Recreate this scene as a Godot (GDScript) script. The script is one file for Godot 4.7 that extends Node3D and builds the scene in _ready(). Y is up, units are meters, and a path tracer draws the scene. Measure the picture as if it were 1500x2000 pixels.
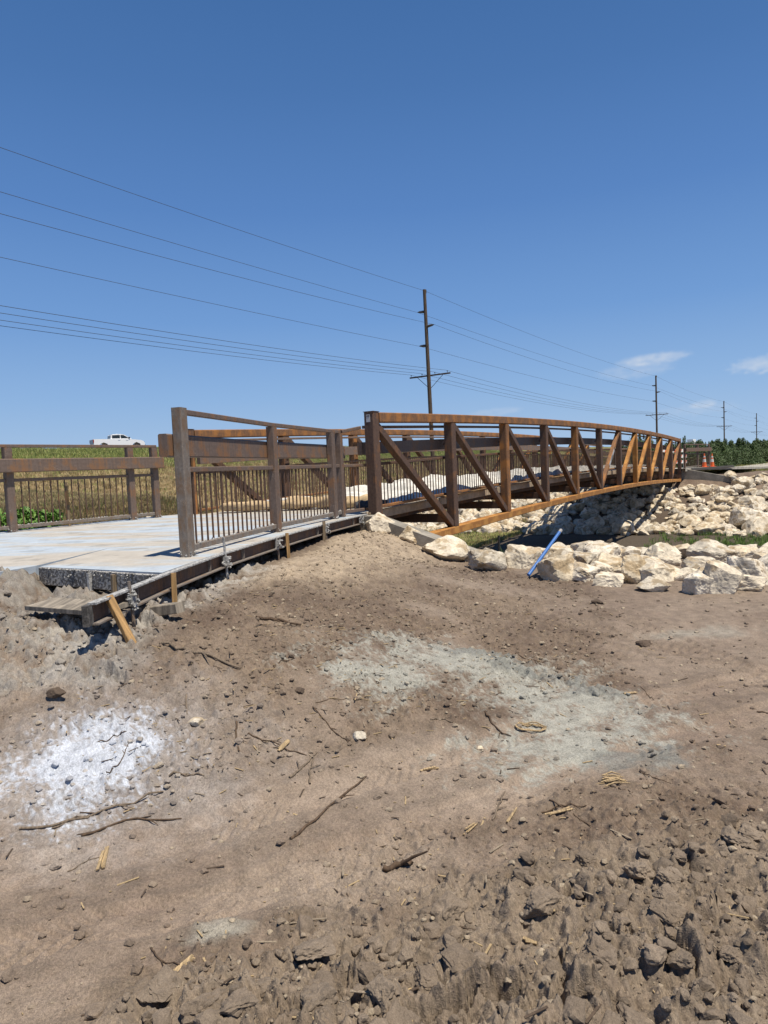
extends Node3D
# A weathered steel truss footbridge over a rip-rapped ditch, seen from the muddy building site beside its approach slab.
# Units are metres, y is up, the mud near the viewer lies at y = 0 and the slab top at DECK.

const DECK := 0.7645
const PANEL := 2.884            # length of a truss panel
const SPAN := 31.724            # eleven panels
var D := Vector3(0.527, 0, -0.85)     # along the bridge
var N := Vector3(0.85, 0, 0.527)      # across it, towards the building site
var V1 := Vector3(-0.138, 0, -11.29)  # near end of the site-side truss
var ROAD := Vector3(-31.2, 0, -82)
var ROAD_DIR := Vector3(0.616, 0, -0.788)
var ROAD_N := Vector3(0.788, 0, 0.616)
var form_line := [Vector2(-1.80, -4.08), Vector2(-1.72, -5.2), Vector2(-1.565, -6.4), Vector2(-1.34, -7.5), Vector2(-1.09, -8.55), Vector2(-0.79, -9.7), Vector2(-0.31, -11.2)]
var path_line := [Vector3(14.75, DECK, -39.25), Vector3(17.5, 0.755, -42.1), Vector3(21.5, 0.60, -46.6), Vector3(28.0, 0.34, -55.3), Vector3(40, 0.08, -71.5), Vector3(70, -0.05, -112), Vector3(140, -0.05, -206)]
var M := {}
var used := {}
var rng := RandomNumberGenerator.new()
var n_big := noise(11, 0.35, 4)
var n_mid := noise(12, 1.7, 4)
var n_fine := noise(13, 7.0, 3)
var n_grit := noise(14, 28.0, 2)
var n_rag := noise(15, 2.6, 5)
var n_rag2 := noise(16, 14.0, 3)
var cell_a := cells(21, 7.5)
var cell_b := cells(22, 17.0)
var cell_c := cells(23, 4.2)
var big_gap := cells(24, 3.4, FastNoiseLite.RETURN_DISTANCE2_SUB)
var big_val := cells(24, 3.4, FastNoiseLite.RETURN_CELL_VALUE)
var n_dust := noise(17, 75.0, 1)
var tiny_gap := cells(26, 34.0, FastNoiseLite.RETURN_DISTANCE2_SUB)
var tiny_val := cells(26, 34.0, FastNoiseLite.RETURN_CELL_VALUE)
var sml_gap := cells(25, 13.0, FastNoiseLite.RETURN_DISTANCE2_SUB)
var sml_val := cells(25, 13.0, FastNoiseLite.RETURN_CELL_VALUE)

func noise(s: int, freq: float, octaves: int) -> FastNoiseLite:
	var n := FastNoiseLite.new()
	n.seed = s; n.frequency = freq; n.fractal_octaves = octaves
	n.noise_type = FastNoiseLite.TYPE_SIMPLEX_SMOOTH
	n.fractal_type = FastNoiseLite.FRACTAL_FBM if octaves > 1 else FastNoiseLite.FRACTAL_NONE
	return n

func cells(s: int, freq: float, kind := FastNoiseLite.RETURN_DISTANCE) -> FastNoiseLite:
	var n := FastNoiseLite.new()
	n.seed = s; n.frequency = freq; n.noise_type = FastNoiseLite.TYPE_CELLULAR
	n.cellular_return_type = kind
	n.cellular_jitter = 1.0; n.fractal_type = FastNoiseLite.FRACTAL_NONE
	n.domain_warp_enabled = true; n.domain_warp_amplitude = 0.35 / freq * 2.0; n.domain_warp_frequency = freq * 0.6
	return n

func _ready():
	rng.seed = 20240
	setup_view()
	make_materials()
	build_ground()
	build_slab()
	build_abutments()
	build_bridge()
	build_approach_railings()
	build_form()
	build_far_side()
	build_power_line()
	build_road_vehicles()
	build_rocks()
	build_blankets()
	build_plants()
	build_debris()

# ------------------------------------------------------------------ view, sky, sun
func setup_view():
	var cam := Camera3D.new(); cam.name = "camera"
	cam.fov = 73.548; cam.near = 0.05; cam.far = 6000.0
	cam.transform = Transform3D(Basis(Vector3(0.999037, -0.043798, 0.002781), Vector3(0.043886, 0.997029, -0.063296), Vector3(0, 0.063358, 0.997991)), Vector3(0, 1.5, 0))
	add_child(cam); cam.current = true
	var e := Environment.new()
	e.background_mode = Environment.BG_SKY
	e.tonemap_mode = Environment.TONE_MAPPER_LINEAR
	e.tonemap_exposure = 1.2
	e.sdfgi_enabled = true; e.ssao_enabled = true; e.ssil_enabled = true
	var sky := Sky.new()
	var pm := PanoramaSkyMaterial.new()
	pm.panorama = ImageTexture.create_from_image(sky_image())
	pm.energy_multiplier = 1.0 / 1.2
	sky.sky_material = pm
	e.sky = sky
	e.ambient_light_source = Environment.AMBIENT_SOURCE_SKY
	var we := WorldEnvironment.new(); we.name = "world_environment"; we.environment = e
	add_child(we)
	var sun := DirectionalLight3D.new(); sun.name = "sun"
	sun.light_color = Color(1.0, 0.96, 0.89); sun.light_energy = 1.6; sun.light_angular_distance = 0.53
	sun.shadow_enabled = true
	add_child(sun)
	sun.look_at_from_position(Vector3(26.4, 93.0, 25.3), Vector3.ZERO, Vector3.UP)

func sky_image() -> Image:
	var w := 3072; var h := 1536
	var n := noise(31, 1.0, 5)
	var img := Image.create(w, h, false, Image.FORMAT_RGBF)
	# elevation in degrees -> colour (linear)
	var stops := [[-90.0, Color(0.30, 0.27, 0.24)], [-1.0, Color(0.33, 0.37, 0.42)], [0.0, Color(0.41, 0.56, 0.75)], [2.5, Color(0.36, 0.525, 0.755)], [6.0, Color(0.275, 0.455, 0.735)], [12.0, Color(0.168, 0.335, 0.655)], [20.0, Color(0.102, 0.235, 0.535)], [28.0, Color(0.071, 0.180, 0.430)], [36.0, Color(0.052, 0.145, 0.365)], [60.0, Color(0.036, 0.105, 0.29)], [90.0, Color(0.033, 0.098, 0.27)]]
	# azimuth, elevation, half width, half height, strength
	var clouds := [[21.7, 7.45, 3.0, 0.48, 0.62, 0.35], [20.4, 6.7, 3.3, 0.7, 0.26, 0.4], [29.8, 6.35, 3.4, 0.7, 0.55, 0.8], [25.1, 3.75, 1.1, 0.36, 0.42, 0.4], [24.5, 3.4, 3.5, 0.5, 0.16, 1.0], [9.5, 4.2, 2.6, 0.35, 0.26, 0.5], [47.0, 5.0, 8.0, 1.2, 0.45, 1.0], [75.0, 4.0, 9.0, 1.1, 0.45, 1.0], [120.0, 5.0, 10.0, 1.4, 0.4, 1.0], [-150.0, 5.0, 12.0, 1.4, 0.4, 1.0], [-95.0, 3.5, 9.0, 0.9, 0.3, 1.0]]
	for y in h:
		var el := 90.0 - (y + 0.5) / h * 180.0
		var c := Color()
		for k in range(stops.size() - 1):
			if el >= stops[k][0] and el <= stops[k + 1][0]:
				c = (stops[k][1] as Color).lerp(stops[k + 1][1], (el - stops[k][0]) / (stops[k + 1][0] - stops[k][0]))
		img.fill_rect(Rect2i(0, y, w, 1), c)
		if el > 0.0 and el < 9.0:
			for x in w:
				var cc := c
				var az := wrapf((x + 0.5) / w * 360.0, -180.0, 180.0)
				var a := 0.0
				for k in clouds:
					var dx: float = (az - k[0]) / k[2]
					if absf(dx) > 1.3: continue
					var wisp := n.get_noise_2d(az * 0.8, el * 3.0 + k[0])
					var dy: float = (el - k[1] - dx * 0.12) / k[3] + wisp * 0.5 * k[5]
					var r: float = dx * dx + dy * dy + n.get_noise_2d(az * 2.2, el * 5.0) * 0.45 * k[5]
					if r < 1.0:
						a += k[4] * smoothstep(0.0, 0.75, 1.0 - r) * (0.75 + wisp * 0.7)
				if a > 0.0: img.set_pixel(x, y, cc.lerp(Color(0.64, 0.70, 0.79), clampf(a, 0, 0.8)))
	return img

# ------------------------------------------------------------------ textures and materials
func seamless(s: int, freq: float, size: int, octaves := 4, kind := 0) -> PackedByteArray:
	var n := FastNoiseLite.new()
	n.seed = s; n.frequency = freq; n.fractal_octaves = octaves
	n.noise_type = FastNoiseLite.TYPE_CELLULAR if kind == 1 else FastNoiseLite.TYPE_SIMPLEX_SMOOTH
	if kind == 1: n.cellular_return_type = FastNoiseLite.RETURN_DISTANCE
	n.fractal_type = FastNoiseLite.FRACTAL_FBM if octaves > 1 else FastNoiseLite.FRACTAL_NONE
	return n.get_seamless_image(size, size).get_data()

func tex(size: int, f: Callable) -> ImageTexture:
	var b := PackedByteArray(); b.resize(size * size * 3)
	var i := 0
	for y in size:
		for x in size:
			var c: Color = f.call(x, y, y * size + x)
			b[i] = c.r8; b[i + 1] = c.g8; b[i + 2] = c.b8
			i += 3
	var im := Image.create_from_data(size, size, false, Image.FORMAT_RGB8, b)
	im.generate_mipmaps()
	return ImageTexture.create_from_image(im)

func bump(a: PackedByteArray, size: int, strength: float) -> ImageTexture:
	var im := Image.create_from_data(size, size, false, Image.FORMAT_L8, a)
	im.convert(Image.FORMAT_RGB8)
	im.bump_map_to_normal_map(strength)
	return ImageTexture.create_from_image(im)

func mat(called: String, color: Color, rough := 0.85, texture: Texture2D = null, scale := 1.0, normal: Texture2D = null, nscale := 1.0) -> StandardMaterial3D:
	var m := StandardMaterial3D.new()
	m.albedo_color = color; m.roughness = rough
	if texture: m.albedo_texture = texture
	if normal:
		m.normal_enabled = true; m.normal_texture = normal; m.normal_scale = nscale
	if texture or normal:
		m.uv1_triplanar = true; m.uv1_world_triplanar = true
		m.uv1_scale = Vector3.ONE * scale
		m.uv1_triplanar_sharpness = 6.0
	M[called] = m
	return m

func lin(r: float, g: float, b: float) -> Color:
	return Color(r, g, b).linear_to_srgb()

func make_materials():
	var S := 384
	var big := seamless(1, 0.008, S, 5)
	var fine := seamless(2, 0.05, S, 4)
	var grain := seamless(3, 0.22, S, 2)
	var big2 := seamless(4, 0.006, S, 5)
	# rusted steel: dark patina, brown, orange bloom, runs that go down
	var steel := func(dark: Color, mid: Color, rust: Color, lo: float, hi: float, spots: float) -> ImageTexture:
		return tex(S, func(x, y, i):
			var run: float = fine[((y / 9) % S) * S + (x * 2) % S] / 255.0
			var v: float = fine[i] / 255.0
			var g: float = grain[i] / 255.0
			var c := dark.lerp(mid, clampf(v * 0.8 + run * 0.6 - 0.2, 0, 1))
			var o := smoothstep(lo, hi, big[i] / 255.0 * 0.75 + run * 0.3 + (g - 0.5) * 0.15)
			c = c.lerp(rust, o)
			if spots > 0.0:
				var sp := smoothstep(0.76 - spots * 0.2, 0.84 - spots * 0.2, g * 0.55 + big2[i] / 255.0 * 0.45)
				c = c.lerp(Color(0.66, 0.62, 0.57), sp * 0.65)
			return c * (0.86 + 0.28 * g))
	var t_brown: ImageTexture = steel.call(lin(0.062, 0.036, 0.026), lin(0.135, 0.080, 0.054), lin(0.19, 0.085, 0.032), 0.55, 0.92, 0.0)
	var t_orange: ImageTexture = steel.call(lin(0.125, 0.064, 0.034), lin(0.225, 0.110, 0.045), lin(0.33, 0.140, 0.036), 0.38, 0.75, 0.0)
	var t_bright: ImageTexture = steel.call(lin(0.25, 0.105, 0.026), lin(0.37, 0.165, 0.038), lin(0.46, 0.225, 0.055), 0.40, 0.75, 0.0)
	var t_grey: ImageTexture = steel.call(lin(0.130, 0.110, 0.095), lin(0.235, 0.205, 0.180), lin(0.170, 0.105, 0.062), 0.50, 0.95, 0.16)
	var t_plain: ImageTexture = steel.call(lin(0.104, 0.073, 0.058), lin(0.172, 0.126, 0.102), lin(0.21, 0.105, 0.048), 0.50, 0.88, 0.03)
	var n_steel := bump(grain, S, 1.2)
	mat("brown", Color.WHITE, 0.74, t_brown, 0.9, n_steel, 0.35)
	mat("orange", Color.WHITE, 0.76, t_orange, 0.8, n_steel, 0.35)
	mat("bright", Color.WHITE, 0.8, t_bright, 0.8, n_steel, 0.35)
	mat("grey", Color.WHITE, 0.78, t_grey, 1.1, n_steel, 0.5)
	mat("plain", Color.WHITE, 0.66, t_plain, 0.9, n_steel, 0.3)
	# concrete
	var t_conc := tex(S, func(x, y, i):
		var v: float = 0.80 + (big[i] / 255.0 - 0.5) * 0.22 + (fine[i] / 255.0 - 0.5) * 0.14 + (grain[i] / 255.0 - 0.5) * 0.10
		return Color(v, v * 0.985, v * 0.955))
	mat("concrete", lin(0.40, 0.38, 0.345), 0.9, t_conc, 0.5, bump(grain, S, 1.0), 0.4)
	mat("concrete_brown", lin(0.66, 0.53, 0.39), 0.9, t_conc, 0.5, bump(grain, S, 1.0), 0.4)
	mat("concrete_new", lin(0.62, 0.60, 0.55), 0.9, t_conc, 0.4, bump(grain, S, 1.0), 0.3)
	var t_splash := tex(S, func(x, y, i):
		var v: float = 0.72 + (fine[i] / 255.0 - 0.5) * 0.6 + (grain[i] / 255.0 - 0.5) * 0.4
		return Color(v, v, v))
	mat("cement", lin(0.66, 0.66, 0.65), 0.95, t_splash, 1.4, bump(grain, S, 2.0), 0.8)
	# limestone
	var crack := seamless(7, 0.03, S, 3, 1)
	var t_rock := tex(S, func(x, y, i):
		var v: float = 0.86 + (big[i] / 255.0 - 0.5) * 0.26 + (fine[i] / 255.0 - 0.5) * 0.20 + (grain[i] / 255.0 - 0.5) * 0.2
		var st := smoothstep(0.56, 0.78, big2[i] / 255.0 + (grain[i] / 255.0 - 0.5) * 0.25)
		var c := Color(v, v * 0.972, v * 0.92)
		return c.lerp(Color(v * 0.76, v * 0.68, v * 0.56), st * 0.75))
	var n_rock := bump(fine, S, 3.0)
	for k in 4:
		var tint: Color = [lin(0.80, 0.755, 0.675), lin(0.74, 0.675, 0.565), lin(0.66, 0.635, 0.585), lin(0.86, 0.83, 0.775)][k]
		mat("rock%d" % k, tint, 0.92, t_rock, 1.2 + 0.15 * k, n_rock, 0.8)
	# timber
	var t_wood := tex(S, func(x, y, i):
		var v: float = 0.78 + (fine[(x % S) * S + (y / 14) % S] / 255.0 - 0.5) * 0.5 + (grain[i] / 255.0 - 0.5) * 0.12
		return Color(v, v * 0.97, v * 0.92))
	mat("wood_new", lin(0.55, 0.36, 0.17), 0.85, t_wood, 1.3)
	mat("wood_old", lin(0.36, 0.29, 0.21), 0.9, t_wood, 1.3)
	mat("wood_grey", lin(0.40, 0.37, 0.33), 0.9, t_wood, 1.1)
	mat("wood_dark", lin(0.15, 0.14, 0.132), 0.9, t_splash, 1.1)
	var t_board := tex(S, func(x, y, i):
		var q := smoothstep(0.50, 0.62, fine[i] / 255.0 * 0.6 + big2[i] / 255.0 * 0.25 + grain[i] / 255.0 * 0.2 + 0.02)
		var v: float = 0.36 + (grain[i] / 255.0 - 0.5) * 0.12 + (big[i] / 255.0 - 0.5) * 0.15
		return Color(v, v * 0.975, v * 0.95).lerp(Color(0.72, 0.715, 0.70), q * 0.8))
	mat("header", Color.WHITE, 0.92, t_board, 1.6, bump(grain, S, 1.5), 0.5)
	mat("pole", lin(0.15, 0.115, 0.09), 0.92, t_wood, 0.8)
	mat("stick_grey", lin(0.25, 0.205, 0.165), 0.9, t_wood, 4.0)
	mat("stick_brown", lin(0.135, 0.092, 0.062), 0.9, t_wood, 4.0)
	mat("chip", lin(0.58, 0.455, 0.285), 0.85, t_wood, 5.0)
	# dirt: vertex colour times a grain that averages about 0.72
	var S2 := 768
	var d1 := seamless(41, 0.012, S2, 5)
	var d2 := seamless(42, 0.09, S2, 4)
	var d3 := seamless(43, 0.30, S2, 2)
	var dp := seamless(44, 0.11, S2, 1, 1)
	var white := RandomNumberGenerator.new(); white.seed = 4
	var t_dirt := tex(S2, func(x, y, i):
		var v: float = 0.835 + (d1[i] / 255.0 - 0.5) * 0.18 + (d2[i] / 255.0 - 0.5) * 0.24 + (d3[i] / 255.0 - 0.5) * 0.26 + (white.randf() - 0.5) * 0.22
		var pe: float = dp[i] / 255.0
		if pe < 0.10: v += 0.16 * d1[i] / 255.0
		return Color(v * 1.0, v * 0.992, v * 0.98))
	var hb := PackedByteArray(); hb.resize(S2 * S2)
	for i in S2 * S2: hb[i] = clampi(int(d2[i] * 0.35 + d3[i] * 0.40 + maxf(0.0, 40.0 - dp[i]) * 0.9), 0, 255)
	var soil := mat("soil", Color.WHITE, 0.97, t_dirt, 1.0, bump(hb, S2, 4.0), 1.0)
	soil.vertex_color_use_as_albedo = true
	soil.uv1_scale = Vector3(0.85, 0.85, 0.85)
	var cl := mat("clod", Color.WHITE, 0.97, t_dirt, 2.0, bump(hb, S2, 4.0), 0.8)
	cl.vertex_color_use_as_albedo = true
	# foliage and cloth
	var leaf := mat("leaf", Color.WHITE, 0.62); leaf.vertex_color_use_as_albedo = true
	leaf.backlight_enabled = true; leaf.backlight = Color(0.32, 0.36, 0.14); leaf.cull_mode = BaseMaterial3D.CULL_DISABLED
	var grass := mat("grass", Color.WHITE, 0.8); grass.vertex_color_use_as_albedo = true
	grass.backlight_enabled = true; grass.backlight = Color(0.22, 0.22, 0.12); grass.cull_mode = BaseMaterial3D.CULL_DISABLED
	mat("bark", lin(0.12, 0.09, 0.065), 0.9)
	var t_cloth := tex(S, func(x, y, i):
		var v: float = 0.88 + (big[i] / 255.0 - 0.5) * 0.20 + (fine[i] / 255.0 - 0.5) * 0.10
		return Color(v, v * 0.99, v * 0.965))
	mat("cloth_white", lin(0.74, 0.735, 0.71), 0.85, t_cloth, 0.7).cull_mode = BaseMaterial3D.CULL_DISABLED
	mat("cloth_tan", lin(0.62, 0.47, 0.29), 0.9, t_cloth, 1.0).cull_mode = BaseMaterial3D.CULL_DISABLED
	mat("cloth_dark", lin(0.05, 0.05, 0.055), 0.8)
	# paints, glass, rubber
	var p := mat("white_paint", lin(0.88, 0.89, 0.90), 0.3); p.clearcoat_enabled = true; p.clearcoat = 0.6
	mat("tail_gate", lin(0.42, 0.43, 0.45), 0.4)
	mat("glass", lin(0.02, 0.026, 0.03), 0.08)
	mat("rubber", lin(0.02, 0.02, 0.02), 0.9)
	mat("chrome", lin(0.5, 0.5, 0.5), 0.25).metallic = 0.9
	mat("red", lin(0.30, 0.012, 0.012), 0.35)
	mat("orange_plastic", lin(0.80, 0.155, 0.035), 0.5)
	mat("reflective", lin(0.75, 0.74, 0.70), 0.5)
	mat("blue_plastic", lin(0.040, 0.145, 0.42), 0.45)
	mat("end_grey", lin(0.30, 0.29, 0.28), 0.6)
	mat("black", lin(0.02, 0.02, 0.022), 0.7)
	mat("dark_metal", lin(0.06, 0.06, 0.065), 0.55)
	mat("wire", lin(0.035, 0.037, 0.042), 0.6)
	mat("tag", lin(0.45, 0.45, 0.46), 0.4)
	mat("tag_print", lin(0.08, 0.08, 0.09), 0.6)
	mat("asphalt", lin(0.10, 0.10, 0.095), 0.95, t_conc, 0.3)

# ------------------------------------------------------------------ helpers for objects
func numbered(called: String) -> String:
	if not used.has(called):
		used[called] = 0
		return called
	used[called] += 1
	return "%s_%03d" % [called, used[called]]

func tag(o: Node3D, label: String, category: String, group := "") -> Node3D:
	o.set_meta("label", label); o.set_meta("category", category)
	if group != "": o.set_meta("group", group)
	return o

func thing(called: String, label: String, category: String, at := Vector3.ZERO, turn := 0.0, group := "") -> Node3D:
	var o := Node3D.new(); o.name = numbered(called)
	o.position = at; o.rotation.y = turn
	add_child(o)
	tag(o, label, category, group)
	return o

func put(called: String, mesh: Mesh, material: Material, parent: Node3D = null, at := Vector3.ZERO) -> MeshInstance3D:
	var o := MeshInstance3D.new()
	o.mesh = mesh; o.material_override = material; o.position = at
	o.cast_shadow = GeometryInstance3D.SHADOW_CASTING_SETTING_ON
	if parent == null:
		o.name = numbered(called); add_child(o)
	else:
		o.name = called; parent.add_child(o, true)
	return o

func struct(called: String, mesh: Mesh, material: Material) -> MeshInstance3D:
	var o := put(called, mesh, material)
	o.set_meta("kind", "structure")
	return o

func begin() -> SurfaceTool:
	var st := SurfaceTool.new(); st.begin(Mesh.PRIMITIVE_TRIANGLES)
	return st

func tri(st: SurfaceTool, a: Vector3, b: Vector3, c: Vector3, n: Vector3):
	st.set_normal(n)
	if (c - a).cross(b - a).dot(n) < 0:
		st.add_vertex(a); st.add_vertex(c); st.add_vertex(b)
	else:
		st.add_vertex(a); st.add_vertex(b); st.add_vertex(c)

func quad(st: SurfaceTool, a: Vector3, b: Vector3, c: Vector3, d: Vector3, n: Vector3):
	tri(st, a, b, c, n); tri(st, a, c, d, n)

# A bar with a bevelled rectangular section from a to b; w across, h along up.
func beam(st: SurfaceTool, a: Vector3, b: Vector3, w: float, h: float, up := Vector3.UP, ch := 0.006):
	var d := (b - a).normalized()
	var s := d.cross(up).normalized()
	var u := s.cross(d).normalized()
	ch = minf(ch, minf(w, h) * 0.3)
	var x := w / 2; var y := h / 2
	var sec := [Vector2(-x + ch, -y), Vector2(x - ch, -y), Vector2(x, -y + ch), Vector2(x, y - ch), Vector2(x - ch, y), Vector2(-x + ch, y), Vector2(-x, y - ch), Vector2(-x, -y + ch)]
	for k in 8:
		var p: Vector2 = sec[k]; var q: Vector2 = sec[(k + 1) % 8]
		var o := s * p.x + u * p.y; var r := s * q.x + u * q.y
		quad(st, a + o, b + o, b + r, a + r, (o + r).normalized() if k % 2 == 1 else ((s * (p.x + q.x) if k % 4 == 2 else u * (p.y + q.y)).normalized()))
	for k in range(1, 7):
		var p0: Vector3 = s * sec[0].x + u * sec[0].y
		var p1: Vector3 = s * sec[k].x + u * sec[k].y
		var p2: Vector3 = s * sec[k + 1].x + u * sec[k + 1].y
		tri(st, a + p0, a + p1, a + p2, -d)
		tri(st, b + p0, b + p1, b + p2, d)

func bar(a: Vector3, b: Vector3, w: float, h: float, up := Vector3.UP, ch := 0.006) -> ArrayMesh:
	var st := begin(); beam(st, a, b, w, h, up, ch)
	return st.commit()

# A round tube through points, with a radius at each.
func tube(st: SurfaceTool, pts: Array, radii: Array, sides := 8):
	var rings := []
	for k in pts.size():
		var d: Vector3 = (pts[mini(k + 1, pts.size() - 1)] - pts[maxi(k - 1, 0)]).normalized()
		var s := d.cross(Vector3.UP if absf(d.y) < 0.9 else Vector3.RIGHT).normalized()
		var u := s.cross(d)
		var ring := []
		for j in sides:
			var a := TAU * j / sides
			ring.append([pts[k] + (s * cos(a) + u * sin(a)) * radii[k], s * cos(a) + u * sin(a)])
		rings.append(ring)
	for k in range(pts.size() - 1):
		for j in sides:
			var a = rings[k][j]; var b = rings[k][(j + 1) % sides]; var c = rings[k + 1][(j + 1) % sides]; var e = rings[k + 1][j]
			for v in ([a, b, c, a, c, e] if (c[0] - a[0]).cross(b[0] - a[0]).dot(a[1]) > 0 else [a, c, b, a, e, c]):
				st.set_normal(v[1]); st.add_vertex(v[0])
	for k in [0, pts.size() - 1]:
		var d: Vector3 = (pts[k] - pts[1 if k == 0 else k - 1]).normalized()
		for j in range(1, sides - 1): tri(st, rings[k][0][0], rings[k][j][0], rings[k][j + 1][0], d)

func tubes(pts: Array, radii: Array, sides := 8) -> ArrayMesh:
	var st := begin(); tube(st, pts, radii, sides)
	return st.commit()

# A flat outline (x along ax, y along ay) made solid along az from z0 to z1.
func prism(st: SurfaceTool, outline: PackedVector2Array, ax: Vector3, ay: Vector3, az: Vector3, z0: float, z1: float, origin := Vector3.ZERO):
	var idx := Geometry2D.triangulate_polygon(outline)
	for z in [z0, z1]:
		for k in range(0, idx.size(), 3):
			var v := []
			for j in 3: v.append(origin + ax * outline[idx[k + j]].x + ay * outline[idx[k + j]].y + az * z)
			tri(st, v[0], v[1], v[2], az * signf(z - (z0 + z1) / 2))
	var area := 0.0
	for k in outline.size(): area += outline[k].cross(outline[(k + 1) % outline.size()])
	for k in outline.size():
		var p := outline[k]; var q := outline[(k + 1) % outline.size()]
		var e := (q - p).normalized() * signf(area)
		var a := origin + ax * p.x + ay * p.y; var b := origin + ax * q.x + ay * q.y
		quad(st, a + az * z0, b + az * z0, b + az * z1, a + az * z1, (ax * e.y - ay * e.x).normalized())

func solid(outline: Array, ax: Vector3, ay: Vector3, az: Vector3, z0: float, z1: float, origin := Vector3.ZERO) -> ArrayMesh:
	var st := begin(); prism(st, PackedVector2Array(outline), ax, ay, az, z0, z1, origin)
	return st.commit()

func ss(a: float, b: float, x: float) -> float:
	return smoothstep(a, b, x)

func lin01(a: float, b: float, x: float) -> float:
	return clampf((x - a) / (b - a), 0.0, 1.0)

func camber(s: float) -> float:
	var k := (s / SPAN - 0.5) * 2.0
	return 0.275 * (1.0 - k * k)

func bp(s: float, t: float, y: float) -> Vector3:
	return V1 + D * s + N * t + Vector3(0, y, 0)

# ------------------------------------------------------------------ the lie of the land
var tracks := [[0.75, -6.9, 1.95, -4.9, 0.17], [1.15, -6.9, 2.35, -4.9, 0.15], [2.05, -6.2, 2.6, -3.9, 0.17], [1.05, -3.12, 1.9, -2.72, 0.15]]

func shape(x: float, z: float) -> float:
	var px := x - V1.x; var pz := z - V1.z
	var s := px * D.x + pz * D.z
	var t := px * N.x + pz * N.z
	var d := (x + 1.79) * 0.9768 + (z + 4.08) * 0.2143
	var near := 0.46 * ss(2.3, 4.5, -z) * (1.0 - ss(0.0, lerpf(1.7, 3.0, ss(-9.6, -7.2, z)), d)) + 0.08 * ss(3.0, 8.0, -z)
	near += 0.10 * exp(-(pow(x + 2.4, 2) / 1.2 + pow(z + 4.6, 2) / 0.5))
	near += 0.09 * exp(-(pow(x + 2.4, 2) / 0.4 + pow(z + 5.6, 2) / 0.05))
	var bank := ss(-2.86, -3.08, x) * exp(-pow(z + 5.68, 2) / 0.24)
	near = maxf(near, lerpf(near, 0.725, bank))
	var left := ss(-5.0, -7.5, t)
	near = lerpf(near, 0.28, left)
	var far := lerpf(0.22, -0.22, lin01(34.0, 62.0, s))
	var plat := lerpf(near, far, ss(8.0, 24.0, s))
	# the ditch
	var e0 := lerpf(0.7, -0.5, ss(1.6, 0.4, t))
	var e1 := lerpf(31.9, 33.0, ss(1.5, 3.0, t))
	var c := lin01(e0, 8.5, s) * (1.0 - lin01(24.5, e1, s))
	c = c * c * (3.0 - 2.0 * c) * 0.4 + c * 0.6
	var q := (x - ROAD.x) * ROAD_N.x + (z - ROAD.z) * ROAD_N.z
	c *= ss(45.0, 52.0, q)
	var y := lerpf(plat, -2.05, c)
	# spoil heap at the far bank
	var hx := x - 20.6; var hz := z + 37.8
	y += 0.22 * exp(-(hx * hx + hz * hz) / 5.0)
	# the walls of the bridge hold the banks back
	if t < 2.6 and t > -5.2:
		if s > 24.0 and s < 31.86: y = minf(y, -0.42)
		if s > -0.12 and s < 8.0: y = minf(y, -0.34)
	# the road bank
	if q < 50.0:
		var b := lin01(50.0, 5.0, q) if q > 0.0 else lin01(-34.0, -5.0, q)
		b = lerpf(b, b * b * (3.0 - 2.0 * b), 0.6)
		y = lerpf(y, 4.80, b)
	return y

func rough_edge(x: float, z: float) -> float:
	return z - (-2.34 - 0.45 * x + 0.13 * x * x) + n_mid.get_noise_2d(x + 9.0, z) * 0.22 + n_fine.get_noise_2d(x, z + 3.0) * 0.05

func rough_mask(x: float, z: float) -> float:
	if z < -4.0: return 0.0
	return ss(-0.16, 0.16, rough_edge(x, z))

func mud_mask(x: float, z: float) -> float:
	var w := n_mid.get_noise_2d(x, z + 40.0) * 0.25
	return ss(-1.30, -1.75, x + (z + 4.0) * 0.05 + w * 0.6) * ss(-3.55, -4.0, z + w)

# the strip that tyres pressed smooth, and the rolled ground on the right
var smooth_line := [Vector2(-2.6, -2.15), Vector2(-1.45, -2.36), Vector2(-0.76, -2.58), Vector2(-0.03, -3.06), Vector2(0.48, -3.31), Vector2(1.4, -3.80), Vector2(2.6, -4.4), Vector2(5.0, -5.3)]

func along_strip(x: float, z: float) -> Vector2:
	var best := 99.0; var u := 0.0; var run := 0.0
	var p := Vector2(x, z)
	for k in smooth_line.size() - 1:
		var a: Vector2 = smooth_line[k]; var e: Vector2 = smooth_line[k + 1] - a
		var L := e.length(); e /= L
		var q := (p - a).dot(e)
		var dist := (p - a - e * clampf(q, 0, L)).length()
		if dist < absf(best):
			best = dist * (1.0 if (p - a).cross(e) > 0 else -1.0); u = run + clampf(q, 0, L)
		run += L
	return Vector2(u, best)

func smooth_mask(x: float, z: float) -> float:
	var w := n_mid.get_noise_2d(x * 0.8, z * 0.8 + 20.0) * 0.30
	var a := along_strip(x, z)
	var m := ss(0.62, 0.30, absf(a.y) + w)
	m = maxf(m, ss(-0.7, -0.2, x + w) * 0.0)
	m = maxf(m, ss(-0.25, -0.55, x + 0.3 + w) * ss(-2.95, -2.65, z + w * 0.5))
	m = maxf(m, ss(1.35, 1.9, x + w - maxf(0.0, -z - 5.0) * 0.25))
	m = maxf(m, 0.75 * ss(0.1, 0.45, n_big.get_noise_2d(x * 1.7 + 30.0, z * 1.7)))
	return m

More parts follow.
